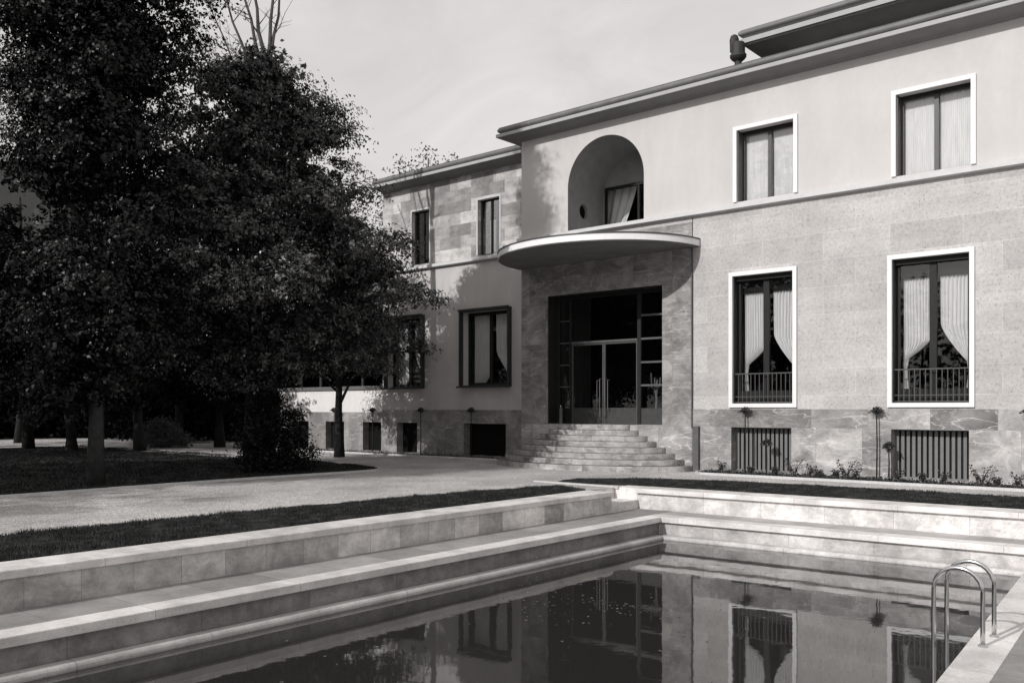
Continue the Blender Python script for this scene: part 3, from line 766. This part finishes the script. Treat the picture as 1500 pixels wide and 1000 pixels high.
# flower bed along the facade
sheet('flower_bed', [(.75,-.95),(16,-1.02),(16,-.03),(.35,-.03),(.45,-.5)], .03, 'soil')
kerb('kerb', [(.35,-.12),(.42,-.6),(.75,-.97),(3,-.99),(8,-1.02),(16,-1.05)], .06, .06)
sheet('flower_bed', [(-14.2,.45),(-7.9,.45),(-7.0,.6),(-6.3,1.16),(-14.2,1.16)], .03, 'soil')
kerb('kerb', [(-21,.47),(-14.2,.43),(-7.9,.43),(-7.0,.58),(-6.5,.95)], .06, .06)
sheet('flower_bed', [(-21,.47),(-14.21,.45),(-14.21,1.3),(-21,1.3)], .03, 'soil')

# ------------------------------------------------------------------ foliage
def leaves(points, size, out=None, jitter=.35, flat=0.0, aspect=.6):
    n = len(points); d = rng.normal(size=(n,3)); d /= np.linalg.norm(d, axis=1)[:,None]
    up = np.tile([0,0,1.0], (n,1)); nrm = rng.normal(size=(n,3)) + up*flat if out is None else rng.normal(size=(n,3))*.38 + out*1.0 + up*.25; nrm /= np.linalg.norm(nrm, axis=1)[:,None]
    a = np.cross(nrm, d); a /= np.linalg.norm(a, axis=1)[:,None]+1e-9; b = np.cross(nrm, a)
    s = size*(1+jitter*rng.uniform(-1,1,n))[:,None]
    fold = nrm*s*.18
    v = np.stack([points-a*s*.5, points-b*s*.5*aspect+fold, points+a*s*.5, points+b*s*.5*aspect+fold], 1).reshape(-1,3)
    f = np.arange(4*n).reshape(n,4)
    return v, f
def crown_points(base, prof, nclump, per, csize, lump=.25, inner=.35, squash=.7, seed=0):
    r_ = np.random.default_rng(seed)
    zs = np.array([p[0] for p in prof])[::-1]; rs = np.array([p[1] for p in prof])[::-1]
    if zs[0] > zs[-1]: zs, rs = zs[::-1], rs[::-1]
    z = r_.uniform(zs[0], zs[-1], nclump*3); w = np.interp(z, zs, rs); keep = r_.uniform(0, rs.max(), nclump*3) < w; z = z[keep][:nclump]; w = w[keep][:nclump]
    th = r_.uniform(0, 2*PI, len(z)); k = r_.integers(2, 5)
    lob = 1+lump*(np.sin(th*3+z*1.7+seed)*.5+np.sin(th*5-z*2.3+seed*2)*.35+np.sin(z*3.7+th*2)*.35)
    rad = w*lob*(1-inner*r_.uniform(0,1,len(z))**1.4)
    c = np.stack([base[0]+rad*np.cos(th), base[1]+rad*np.sin(th), z], 1)
    pts = c[:,None,:] + r_.normal(size=(len(z),per,3))*np.array([csize,csize,csize*squash])*r_.uniform(.6,1.3,(len(z),1,1))
    return c, pts.reshape(-1,3)
def bough_points(base, prof, nb, per, size, seed, flat=.45, droop=.0, reach=(.35,1.0)):
    r_ = np.random.default_rng(seed); zs = np.array([p[0] for p in prof]); rs = np.array([p[1] for p in prof])
    cs = []; P_ = []; O_ = []
    while len(cs) < nb:
        z = r_.uniform(zs[0], zs[-1]); w = np.interp(z, zs, rs)
        if r_.uniform(0, rs.max()) > w: continue
        th = len(cs)*2.39996+r_.normal(0,.35); u = r_.uniform(*reach)**.6; k = size*r_.uniform(.65,1.35)
        rad = max(.05, w*u*r_.uniform(.86,1.16)-k*.45)
        c = np.array([base[0]+rad*math.cos(th), base[1]+rad*math.sin(th), z]); cs.append(c)
        ol = np.array([math.cos(th), math.sin(th), 0.0]); nl = 15
        m = max(6, int(per*(k/size)**2/nl))                       # twigs of this bough, each carrying its leaves
        d = r_.normal(size=(m,3)); d /= np.linalg.norm(d,axis=1)[:,None]; d = d+ol*.35+np.array([0,0,.12]); d /= np.linalg.norm(d,axis=1)[:,None]
        L = k*r_.uniform(.55,1.12,m)*(1+.35*np.maximum(d@ol,0)); t_ = r_.uniform(.38,1.0,(m,nl))
        q = d[:,None,:]*(L[:,None]*t_)[:,:,None]
        q[:,:,2] = q[:,:,2]*flat-droop*k*np.maximum(d@ol,0)[:,None]*t_**2
        q = q+r_.normal(size=q.shape)*np.array([.055,.055,.04])*(k/size)
        o_ = d[:,None,:]*np.array([1,1,1.0])+np.zeros_like(q)+np.array([0,0,.35]); o_ /= np.linalg.norm(o_,axis=2)[:,:,None]
        P_.append(q.reshape(-1,3)+c); O_.append(o_.reshape(-1,3))
    return np.array(cs), np.vstack(P_), np.vstack(O_)
def tree(name, label, cat, base, prof, th, tr, nclump, per, csize, lsize, leafm, barkm='bark', group=None, lump=.25, inner=.35, seed=1, lean=(0,0), limbs=14, flat=.5, trunk_top=None, squash=.7, boughs=None, core=None):
    r_ = random.Random(seed); b = Vector(base)
    t = thing(name, label, cat, base, group)
    top = trunk_top or th*.8; m = MB(); pts = []; rad = []
    for i in range(9):
        u = i/8; pts.append((b.x+lean[0]*u+r_.uniform(-.05,.05)*(i > 0), b.y+lean[1]*u+r_.uniform(-.05,.05)*(i > 0), b.z-.05+top*u))
        rad.append(tr*((1.25 if i == 0 else 1.0)-.85*u))
    m.tube(pts, rad, 12)
    c, pp = crown_points((b.x+lean[0]*.6, b.y+lean[1]*.6), prof, nclump, per, csize, lump, inner, squash, seed)
    if boughs: c, pp, od = bough_points((b.x+lean[0]*.6, b.y+lean[1]*.6), prof, *boughs[:3], seed, *boughs[3:])
    idx = list(range(len(c))); r_.shuffle(idx)
    for i in idx[:limbs]:
        e = Vector(c[i]); u = max(.26, min(.95, (e.z-b.z-.8)/top*.8)); k = int(u*8); s0 = Vector(pts[k]).lerp(Vector(pts[min(k+1,8)]), u*8-k)
        mid = s0.lerp(e, .5)+Vector((r_.uniform(-.2,.2), r_.uniform(-.2,.2), r_.uniform(0,.4)))
        r0 = tr*(1-.85*u)*.5; m.tube([s0, mid, e], [r0, r0*.6, r0*.15], 6)
    obj('trunk', m, barkm, t, smooth=True)
    v, f = leaves(pp, lsize, od if boughs else None, flat=flat)
    if core:                                     # larger old leaves deep inside the crown
        c2, p2, _o = bough_points((b.x, b.y), [(z, r*core[0]) for z, r in prof], core[1], core[2], .8, seed+5, .8)
        v2, f2 = leaves(p2, lsize*1.7, flat=0); f = np.vstack([f, f2+len(v)]); v = np.vstack([v, v2])
    obj('crown', (v, f), leafm, t)
    return t

# the big dark tree on the left, A
A = P(140, 20.3)
tree('evergreen_tree', 'very tall dark evergreen tree by the lawn kerb, leftmost of the big trees', 'tree', A,
     [(2.0,.9),(2.7,1.7),(4.2,2.2),(6.0,1.8),(8.0,1.75),(9.3,2.0),(10.8,2.6),(12.5,2.4),(14.0,1.4),(17.6,.7)], 16.5, .165, 9, 6, .30, .088, 'leaf_evergreen', 'pale_bark', seed=11, limbs=40, boughs=(150, 960, .95, .75, .25, (.45, 1.0)), core=(.66, 130, 280))
# tree B, broad crown in front of the wing
Bp = P(374, 25.7)
tree('broadleaf_tree', 'broad leafy tree with a wide cone of leaves in front of the villa wing', 'tree', Bp,
     [(2.5,1.0),(2.9,2.4),(3.6,3.6),(4.4,4.7),(5.2,5.1),(5.8,4.5),(6.9,3.9),(8.4,3.15),(9.6,2.5),(10.8,1.7),(11.5,.8)], 12, .30, 9, 6, .34, .095, 'leaf_broad', 'bark', seed=4, limbs=45, flat=1.0, boughs=(205, 760, 1.0, .42, .10, (.45, 1.0)), core=(.68, 150, 240))
# thin tree C close to the veranda
Cp = P(497, 32.6)
tree('young_tree', 'slender young tree standing in front of the low white veranda wall', 'tree', Cp,
     [(2.8,.8),(3.2,2.1),(4.2,2.9),(5.6,2.7),(7.0,1.9),(8.2,.6)], 8, .17, 9, 6, .34, .11, 'leaf_broad', 'bark', seed=9, limbs=24, flat=1.0, boughs=(40, 600, 1.1, .36, .10))
# bare tree E behind B
E0 = Vector(P(394, 29.0)); et = thing('bare_tree', 'tall leafless tree whose pale upright limbs fan out above the broad leafy tree', 'tree', E0)
m = MB(); rr = random.Random(3)
def dirpx(px, y, d=29.0): return Vector((*P(px, d)[:2], 1.72+(599-y)/F*d))
m.tube([E0, dirpx(395,400), dirpx(394,230), dirpx(391,130)], [.24,.18,.14,.11], 10)
def limb(p0, p1, r0, r1, n=5, wob=.12, sub=3, depth=0):
    pts = []; 
    for i in range(n+1):
        u = i/n; p = p0.lerp(p1, u)
        if 0 < i < n: p = p+Vector((rr.uniform(-wob,wob), rr.uniform(-wob,wob), 0))
        pts.append(p)
    m.tube(pts, [r0+(r1-r0)*i/n for i in range(n+1)], 7 if depth == 0 else 4)
    if depth < 2:
        for k in range(sub):
            u = rr.uniform(.25,.95); i = int(u*n); s0 = pts[i].lerp(pts[min(i+1,n)], u*n-i); L = (p1-p0).length*rr.uniform(.18,.35)
            dv = (p1-p0).normalized()*.6+Vector((rr.uniform(-1,1), rr.uniform(-1,1), rr.uniform(-.2,.6)))*.8
            limb(s0, s0+dv.normalized()*L, max(.008, r0*.25), .004, 3, .04, 3, depth+1)
kn = dirpx(391,130)
for tx, ty, sx_, sy_, r0 in ((322,-30,388,150,.085),(350,-60,390,120,.09),(372,-80,391,110,.10),(384,-100,392,95,.09),(404,-70,393,110,.08),(300,-10,384,190,.04),(262,30,380,230,.05)):
    limb(dirpx(sx_,sy_), dirpx(tx,ty)+Vector((rr.uniform(-.3,.3), rr.uniform(-.5,.5), 0)), r0*.78, .02, 6, .06, 9)
for k in range(14):
    y = rr.uniform(100,300); s0 = dirpx(393,y); limb(s0, s0+Vector((rr.uniform(-1,1), rr.uniform(-1,1), rr.uniform(.1,.9))).normalized()*rr.uniform(.5,1.1), .02, .004, 3, .03, 3, 1)
obj('trunk', m, 'bare_bark', et, smooth=True)
# round bush D
Dp = P(402, 24.9); dt = thing('round_bush', 'large rounded dark shrub at the foot of the broad leafy tree', 'bush', Dp)
c, pp = crown_points(Dp[:2], [(.05,.8),(.6,1.0),(1.1,.85),(1.7,.6),(2.2,.25)], 230, 60, .17, .38, .6, .8, 5)
pp = pp[pp[:,2] > .02]; obj('foliage', leaves(pp, .07), 'leaf_evergreen', dt)
mm = MB()
for k in range(6): a = k*1.05; mm.tube([(Dp[0]+.1*math.cos(a),Dp[1]+.1*math.sin(a),0),(Dp[0]+.5*math.cos(a),Dp[1]+.5*math.sin(a),1.2)], [.03,.01], 6)
obj('stem', mm, 'bark', dt)
# trees beyond the lawn
bg = [(-30,38,10.5,3.0,'dark leafy tree at the far left edge, nearest of the background trees'),
      (28,46,10.5,3.6,'dark background tree in front of the distant pale building'),
      (105,37,8.5,2.6,'dark tree with a leaning trunk behind the tall evergreen'),
      (205,37,9.0,3.3,'dark background tree seen between the evergreen and the broad leafy tree'),
      (262,46,10.5,3.4,'tall dark background tree beyond the bend of the garden path'),
      (322,41,9.0,3.2,'dark background tree with its trunk just left of the round shrub'),
      (150,52,11.5,4.2,'farthest dark tree behind the tall evergreen trunk'),
      (-95,40,11,3.8,'dark tree cut by the left edge of the picture behind the lawn'),
      (380,52,8.5,3.4,'dark tree far behind the round shrub and the broad leafy tree'),
      (42,39,13.5,3.6,'tall dark background tree standing before the distant house, left of the tall evergreen'),
      (445,50,6.5,3.0,'low dark tree behind the end of the white veranda')]
for i, (px, d, h, r, lb) in enumerate(bg):
    q = P(px, d)
    tree('background_tree', lb, 'tree', q, [(1.9,r*.55),(3.0,r*.95),(h*.5,r),(h*.75,r*.75),(h*.93,r*.4),(h,.3)], h, .22, 9, 6, .42, .22, 'leaf_back', 'bark', 'background trees beyond the lawn', .3, .6, 20+i, limbs=12, boughs=(44, 230, 1.15, .6, .1), lean=(.5*math.sin(i*2.1), .4*math.cos(i)))
# low shrubs closing the view beneath them
sh_l = ['low dark shrub at the far left beyond the lawn','low dark shrub left of the leaning trunk','wide dark shrub behind the tall evergreen trunk','dark shrub where the garden path bends','shrub with pale leaves beside the garden path','dark shrub right of the pale leaved shrub','dark shrub behind the round shrub','low shrub before the end of the veranda']
for i, (px, d, r) in enumerate(((-20,54,4),(60,56,4.2),(140,58,4.2),(215,56,3.8),(238,41,1.0),(290,50,3.4),(350,56,3.8),(425,56,3.6))):
    q = P(px, d); s_ = thing('shrub', sh_l[i], 'shrub', q, 'shrubs beyond the lawn')
    hh = 1.1 if i == 4 else 3.6
    c, pp = crown_points(q[:2], [(.1,r),(hh*.4,r*1.05),(hh*.8,r*.7),(hh,r*.3)], 200, 40, .35 if i != 4 else .15, .2, .8, .8, 40+i)
    pp = pp[pp[:,2] > .03]; obj('foliage', leaves(pp, .3 if i != 4 else .12), 'leaf_far' if i == 4 else 'leaf_back', s_)
    obj('stem', MB().tube([(q[0],q[1],0),(q[0]+.1,q[1],hh*.6)], [.1,.04], 8), 'bark', s_)
# trees outside the frame on the left whose shade lies on the lawn
for i, (x, y, h, r) in enumerate(((-11.8,-22,12,3.4),(-14.2,-19,10,3.2),(-15.5,-28,13,4.0),(-27,-16,12,4.2),(-23,-25,14,4.4),(-10.5,-29,13,3.0))):
    tree('garden_tree', ['garden tree out of view behind the lawn kerb','spreading garden tree out of view left of the lawn','second row garden tree out of view','garden tree out of view at the far side of the lawn','tall garden tree out of view behind the lawn','slim garden tree out of view near the gravel'][i],
         'tree', (x,y,0), [(2.4,r*.6),(3.5,r),(h*.55,r*1.05),(h*.8,r*.7),(h,.4)], h, .25, 150, 40, .42, .24, 'leaf_back', 'bark', 'garden trees left of the frame', .3, .7, 60+i, limbs=6)
tree('garden_tree', 'sparse garden tree out of view beside the gravel, left of the pool', 'tree', (-6.2,-29.5,0), [(4.6,1.2),(6.2,2.6),(8,2.4),(9.6,1.2)], 10, .16, 9, 6, .4, .13, 'leaf_broad', 'bark', 'garden trees left of the frame', .3, .7, 71, limbs=16, flat=1, boughs=(20, 220, 1.1, .4, .1))
# trees across the garden, seen only as reflections in the windows
for i, (x, y, h, r) in enumerate(((-17.5,-44,23,3.6),(-30,-56,12,5),(-21,-60,13,5),(-11,-58,12,5),(-2,-60,13,5),(7,-58,12,5),(-40,-50,13,5))):
    tree('garden_tree', ['very tall tree across the garden behind the camera','leafy tree across the garden, far to the left behind the camera','leafy tree across the garden beside the very tall one','leafy tree across the garden facing the entrance','leafy tree across the garden facing the right windows','leafy tree across the garden straight behind the camera','leafy tree across the garden, farthest left behind the camera'][i],
         'tree', (x,y,0), [(.6,r*.8),(3.5,r),(h*.6,r*1.0),(h*.85,r*.6),(h,.4)], h, .3, 9, 6, .45, .34, 'leaf_back', 'bark', 'trees across the garden behind the camera', .3, .7, 90+i, limbs=6, boughs=(50 if i else 80, 150, 1.7, .7, .1))
# far treetops seen above the wing roof
for i, (px, y) in enumerate(((585,238),(628,224),(655,228))):
    d = 45; q = P(px, d); z = 1.72+(599-y)/F*d
    tree('far_tree', ['sparse far treetop showing above the wing roof beside the broad leafy tree','sparse far treetop above the middle of the wing roof','small sparse far treetop above the wing roof, rightmost of three'][i], 'tree', q,
         [(z-4,1.6),(z-1.5,1.3),(z-.4,.6),(z+.2,.1)], z, .16, 60, 14, .25, .16, 'leaf_far', 'pale_bark', 'far treetops above the wing roof', .4, .6, 80+i, limbs=20, trunk_top=z-.3)
# distant pale building seen through the trees at far left
fb = thing('distant_house', 'pale distant house glimpsed through the trees at the far left', 'house', P(10, 62))
cx_, cy_, _ = P(10, 62)
def fbf(x, y, z): p = Vector((cx_,cy_,0))+RGT*x+FWD*y; return (p.x, p.y, z)
obj('wall', MB().box(-9,4.2,0,9,0,18.5,tf=fbf), 'far_wall', fb)
obj('roof', MB().box(-9.5,4.7,-.5,9.5,18.5,19.1,tf=fbf), 'soffit', fb)
for zz in (3, 6.5, 10, 13.5):
    for xx in (-6,-3,0,2.4): obj('window', MB().box(xx-.55,xx+.55,-.06,.02,zz,zz+1.9,tf=fbf), 'far_glass', fb)

# ------------------------------------------------------------------ standards, bed plants
def standard(h, r, seed):
    t = thing('topiary_standard', 'x', 'topiary', (0,0,0), 'small standard trees planted along the villa wall')
    m = MB().tube([(0,0,0),(.01,0,h*.5),(-.005,.01,h-.05)], [.022,.017,.014], 8); obj('trunk', m, 'bark', t)
    r_ = np.random.default_rng(seed); n = 300
    d = r_.normal(size=(n,3)); d /= np.linalg.norm(d,axis=1)[:,None]; d[:,2] *= .75
    pp = d*(r*r_.uniform(.25,1.0,(n,1)))+np.array([0,0,h])
    ex = []
    for k in range(9):
        a = r_.uniform(0,2*PI); L = r*r_.uniform(1.1,1.8)
        for u in np.linspace(.3,1,7): ex.append((math.cos(a)*L*u, math.sin(a)*L*u, h+r*.4*u*(1-u)*3-(.05*u)))
    v, f = leaves(np.vstack([pp, np.array(ex)]), .055, flat=.3); obj('crown', (v, f), 'leaf_small', t)
    return t
std = standard(1.66, .125, 1); std.location = (1.62,-.17,.03); std['label'] = 'tall standard shrub in the bed before the left basement grille, nearest the downpipe'
sml = standard(.82, .12, 2); sml.location = (2.22,-.17,.03); sml['label'] = 'short leafy ball on a stem in front of the middle of the left basement grille'  # low leafy ball on a stem, same builder as the tall ones
for (x, y, lb) in ((5.02,-.17,'tall standard shrub against the marble between the two basement grilles'), (8.25,-.17,'tall standard shrub at the right edge of the picture'),
                   (-17.0,1.0,'leftmost standard shrub, before the sunlit veranda wall'), (-14.62,1.0,'standard shrub before the right end of the sunlit veranda wall'),
                   (-11.9,.98,'standard shrub below the half hidden wing window'), (-9.35,.98,'standard shrub left of the wide dark basement opening')):
    copy_tree(std, (x, y, .03), lb)
copy_tree(sml, (5.3,-.17,.03), 'short leafy ball on a stem just left of the right basement grille')

def rose(seed, h, n):
    t = thing('bedding_shrub', 'x', 'shrub', (0,0,0), 'low bedding shrubs along the facade')
    r_ = random.Random(seed); m = MB(); pts = []
    for k in range(n):
        a = r_.uniform(0,2*PI); L = h*r_.uniform(.6,1.1); e = (math.cos(a)*L*.55, math.sin(a)*L*.4, L); md = (e[0]*.35, e[1]*.35, L*.55)
        m.tube([(0,0,0), md, e], [.008,.006,.003], 5)
        for q in range(13):
            u = r_.uniform(.25,1); pts.append((e[0]*u+r_.uniform(-.05,.05), e[1]*u+r_.uniform(-.05,.05), L*u+r_.uniform(-.03,.03)))
    obj('stem', m, 'bark', t); v, f = leaves(np.array(pts), .06, flat=.6); obj('foliage', (v, f), 'leaf_small', t)
    return t
r1, r2, r3 = rose(1,.42,7), rose(2,.30,6), rose(3,.22,8)
bed = [(r1,3.08,'bushy bedding shrub right beside the left basement grille'),(r2,3.45,'second bedding shrub right of the left basement grille'),(r3,3.75,'small bedding shrub between the two grilles, nearer the left one'),
       (r1,4.35,'taller bedding shrub just left of the middle tall standard shrub'),(r2,4.62,'small bedding shrub touching the middle tall standard shrub'),(r3,4.1,'lowest bedding shrub between the two grilles'),
       (r2,1.05,'bedding shrub left of the left grille beside the downpipe boot'),(r3,1.9,'low bedding shrub under the left half of the left grille'),(r3,2.55,'low bedding shrub under the right half of the left grille'),
       (r2,5.6,'bedding shrub under the left end of the right grille'),(r3,6.1,'low bedding shrub under the middle of the right grille'),(r2,6.6,'bedding shrub under the right half of the right grille'),
       (r1,7.35,'bushy bedding shrub just right of the right grille'),(r3,7.7,'small bedding shrub near the right edge of the picture'),(r2,8.05,'bedding shrub at the foot of the rightmost standard shrub')]
seen = set()
for k, (r0, x, lb) in enumerate(bed):
    y = -.42+.13*math.sin(k*2.7)
    if id(r0) not in seen: seen.add(id(r0)); r0.location = (x, y, .03); r0['label'] = lb
    else: copy_tree(r0, (x, y, .03), lb)
# ground cover in the beds
n = 5200; pts = np.stack([rng.uniform(.6,13,n), rng.uniform(-.9,-.1,n), .03+np.abs(rng.normal(0,.035,n))], 1)
n2 = 1500; pts2 = np.stack([rng.uniform(-20,-6.9,n2), rng.uniform(.55,1.1,n2), .03+np.abs(rng.normal(0,.04,n2))], 1)
o = obj('ground_cover', leaves(np.vstack([pts, pts2]), .055, flat=1.0), 'leaf_small'); o['kind'] = 'stuff'; o['label'] = 'low leafy ground cover in the narrow beds by the walls'; o['category'] = 'ground cover'

# potted plants behind the entrance glass
def cactus(x, y, seed, lb):
    t = thing('potted_plant', lb, 'potted plant', (x,y,1.26), 'potted plants behind the entrance glass')
    obj('pot', MB().lathe(x, y, [(.10,1.27),(.14,1.5),(.15,1.72),(.13,1.73)], 16), 'terracotta', t)
    r_ = random.Random(seed); m = MB(); m.tube([(x,y,1.7),(x+.02,y,2.0),(x-.02,y,2.3)], [.035,.032,.03], 8)
    for k in range(5):
        a = r_.uniform(-1,1); z0 = r_.uniform(2.0,2.3); m.tube([(x,y,z0),(x+.16*a,y-.03,z0+.12),(x+.18*a,y-.03,z0+.35+r_.random()*.25)], [.024,.024,.018], 7)
    obj('stem', m, 'cactus', t)
cactus(-4.80, PY+.22, 1, 'branching potted plant behind the left side glass of the entrance'); cactus(-1.62, PY+.22, 2, 'branching potted plant behind the right side glass of the entrance')
um = thing('umbrella_stand', 'slim pale metal stand beside the left entrance plant', 'stand', (-4.78, PY-.25, 1.27))
obj('body', MB().lathe(-4.78, PY-.25, [(.055,1.27),(.055,1.75),(.045,1.76)], 16), 'pipe_metal', um); 
obj('knob', MB().lathe(-4.78, PY-.25, [(.02,1.76),(.035,1.80),(.01,1.84)], 12), 'chrome', um)

# ------------------------------------------------------------------ grass
def in_poly(x, y, poly):
    c = np.zeros(len(x), bool); j = len(poly)-1
    for i in range(len(poly)):
        xi, yi = poly[i]; xj, yj = poly[j]
        c ^= ((yi > y) != (yj > y)) & (x < (xj-xi)*(y-yi)/(yj-yi+1e-12)+xi); j = i
    return c
def grass(name, poly, bbox, dens, h, w, z, mat, label):
    x0, x1, y0, y1 = bbox; n = int((x1-x0)*(y1-y0)*dens); x = rng.uniform(x0,x1,n); y = rng.uniform(y0,y1,n)
    k = in_poly(x, y, poly); x, y = x[k], y[k]; n = len(x)
    patch = np.clip(.72+.4*np.sin(x*2.1+np.sin(y*1.3)*2)*np.sin(y*1.9+x)+.35*np.sin(x*9+y*3)*np.sin(y*7-x*4)*np.sin(y*2.3), .15, 1.7)
    hh = h*rng.uniform(.45,1.25,n)*patch; a = rng.uniform(0,2*PI,n); ln = rng.uniform(.1,.7,n)*hh; b = rng.uniform(0,2*PI,n)
    p0 = np.stack([x-np.cos(a)*w/2, y-np.sin(a)*w/2, np.full(n,z)],1); p1 = np.stack([x+np.cos(a)*w/2, y+np.sin(a)*w/2, np.full(n,z)],1)
    p2 = np.stack([x+np.cos(b)*ln, y+np.sin(b)*ln, z+hh],1)
    v = np.stack([p0,p1,p2],1).reshape(-1,3); f = np.arange(3*n).reshape(n,3)
    o = obj(name, (v, f), mat); o['kind'] = 'stuff'; o['label'] = label; o['category'] = 'grass'
stripA = [(x-.05, y) for x, y in sA] + [pw(PL-.60, .0)[:2], pw(PL-.60, QN)[:2]]
grass('grass', stripA, (-.9,1.6,-19.5,-5.9), 3200, .06, .010, .004, 'grass', 'dark grass strip along the left pool coping')
stripB = sB + [pw(13, QF+.6)[:2], pw(PL-.03, QF+.6)[:2]]
grass('grass', stripB, (-.9,11,-5.6,-2.2), 1700, .045, .014, .004, 'grass', 'short grass strip between the far pool coping and the facade gravel')
grass('grass', lawn_poly, (-30,-6.3,-17,-3.3), 300, .06, .03, .018, 'grass_shade', 'shaded lawn grass under the trees')

# floating leaves on the water
n = 430; pts = np.array([pw(rng.uniform(.1,5.2), rng.uniform(-10,-.4), ZW+.004) for _ in range(n)])
cl = np.array([pw(.9+2.6*rng.random(), -1-7*rng.random(), 0)[:2] for _ in range(26)]); 
pick = rng.integers(0,26,260); pts[:260,:2] = cl[pick]+rng.normal(0,1,(260,2))*np.array([.34,.10])
v, f = leaves(pts, .038, jitter=.8, flat=0); v[:,2] = ZW+.004+(v[:,2]-ZW-.004)*.08
o = obj('floating_leaves', (v, f), 'floating'); o['kind'] = 'stuff'; o['label'] = 'specks of fallen leaves and petals floating on the pool water'; o['category'] = 'leaves'

# ------------------------------------------------------------------ light
KX, KZ = .12, .55
sd = Vector((-KX, -1, KZ)).normalized()             # towards the sun
sun = bpy.data.lights.new('sun', 'SUN'); sun.energy = 3.2; sun.angle = math.radians(.55); sun.color = (1, .98, .965)
so = bpy.data.objects.new('sun', sun); COL.objects.link(so); so.rotation_euler = sd.to_track_quat('Z', 'Y').to_euler()
w = bpy.data.worlds.new('World'); scene.world = w; w.use_nodes = True; nt = w.node_tree; nt.nodes.clear()
out = nt.nodes.new('ShaderNodeOutputWorld'); bgn = nt.nodes.new('ShaderNodeBackground'); sky = nt.nodes.new('ShaderNodeTexSky')
sky.sky_type = 'NISHITA'; sky.sun_disc = False; sky.sun_elevation = math.asin(sd.z); sky.sun_rotation = math.atan2(sd.x, sd.y)
sky.dust_density = 3.0; sky.air_density = 1.0
bw = nt.nodes.new('ShaderNodeSeparateColor'); nt.links.new(sky.outputs[0], bw.inputs[0])
tc = nt.nodes.new('ShaderNodeTexCoord'); mp = nt.nodes.new('ShaderNodeMapping'); mp.inputs['Scale'].default_value = (1, 1, 1.7); nt.links.new(tc.outputs['Generated'], mp.inputs[0])
nz = nt.nodes.new('ShaderNodeTexNoise'); nz.inputs['Scale'].default_value = 1.7; nz.inputs['Detail'].default_value = 8; nz.inputs['Roughness'].default_value = .52; nz.inputs['Distortion'].default_value = .5; nt.links.new(mp.outputs[0], nz.inputs[0])
cr = nt.nodes.new('ShaderNodeValToRGB'); e = cr.color_ramp.elements; e[0].position = .28; e[0].color = (.55,.55,.55,1); e[1].position = .72; e[1].color = (.95,.95,.95,1)
nt.links.new(nz.outputs['Fac'], cr.inputs[0])
mu = nt.nodes.new('ShaderNodeMix'); mu.data_type = 'RGBA'; nt.links.new(cr.outputs[0], mu.inputs[0]); nt.links.new(bw.outputs['Blue'], mu.inputs[6])
n3 = nt.nodes.new('ShaderNodeTexNoise'); n3.inputs['Scale'].default_value = 4.5; n3.inputs['Detail'].default_value = 9; n3.inputs['Roughness'].default_value = .6; n3.inputs['Distortion'].default_value = .8; nt.links.new(mp.outputs[0], n3.inputs[0])
c3 = nt.nodes.new('ShaderNodeValToRGB'); e = c3.color_ramp.elements; e[0].position = .32; e[0].color = (4.9,4.9,4.9,1); e[1].position = .68; e[1].color = (6.0,6.0,6.0,1); nt.links.new(n3.outputs['Fac'], c3.inputs[0]); nt.links.new(c3.outputs[0], mu.inputs[7])
mt = nt.nodes.new('ShaderNodeMix'); mt.data_type = 'RGBA'; mt.blend_type = 'MULTIPLY'; mt.inputs[0].default_value = 1; nt.links.new(mu.outputs[2], mt.inputs[6]); mt.inputs[7].default_value = (1, .972, .955, 1)
nt.links.new(mt.outputs[2], bgn.inputs[0]); bgn.inputs[1].default_value = .14; nt.links.new(bgn.outputs[0], out.inputs[0])
vs_ = scene.view_settings; vs_.view_transform = 'Standard'; vs_.look = 'None'; vs_.gamma = 1; vs_.exposure = 0
scene.cycles.max_bounces = 6; scene.cycles.transparent_max_bounces = 12
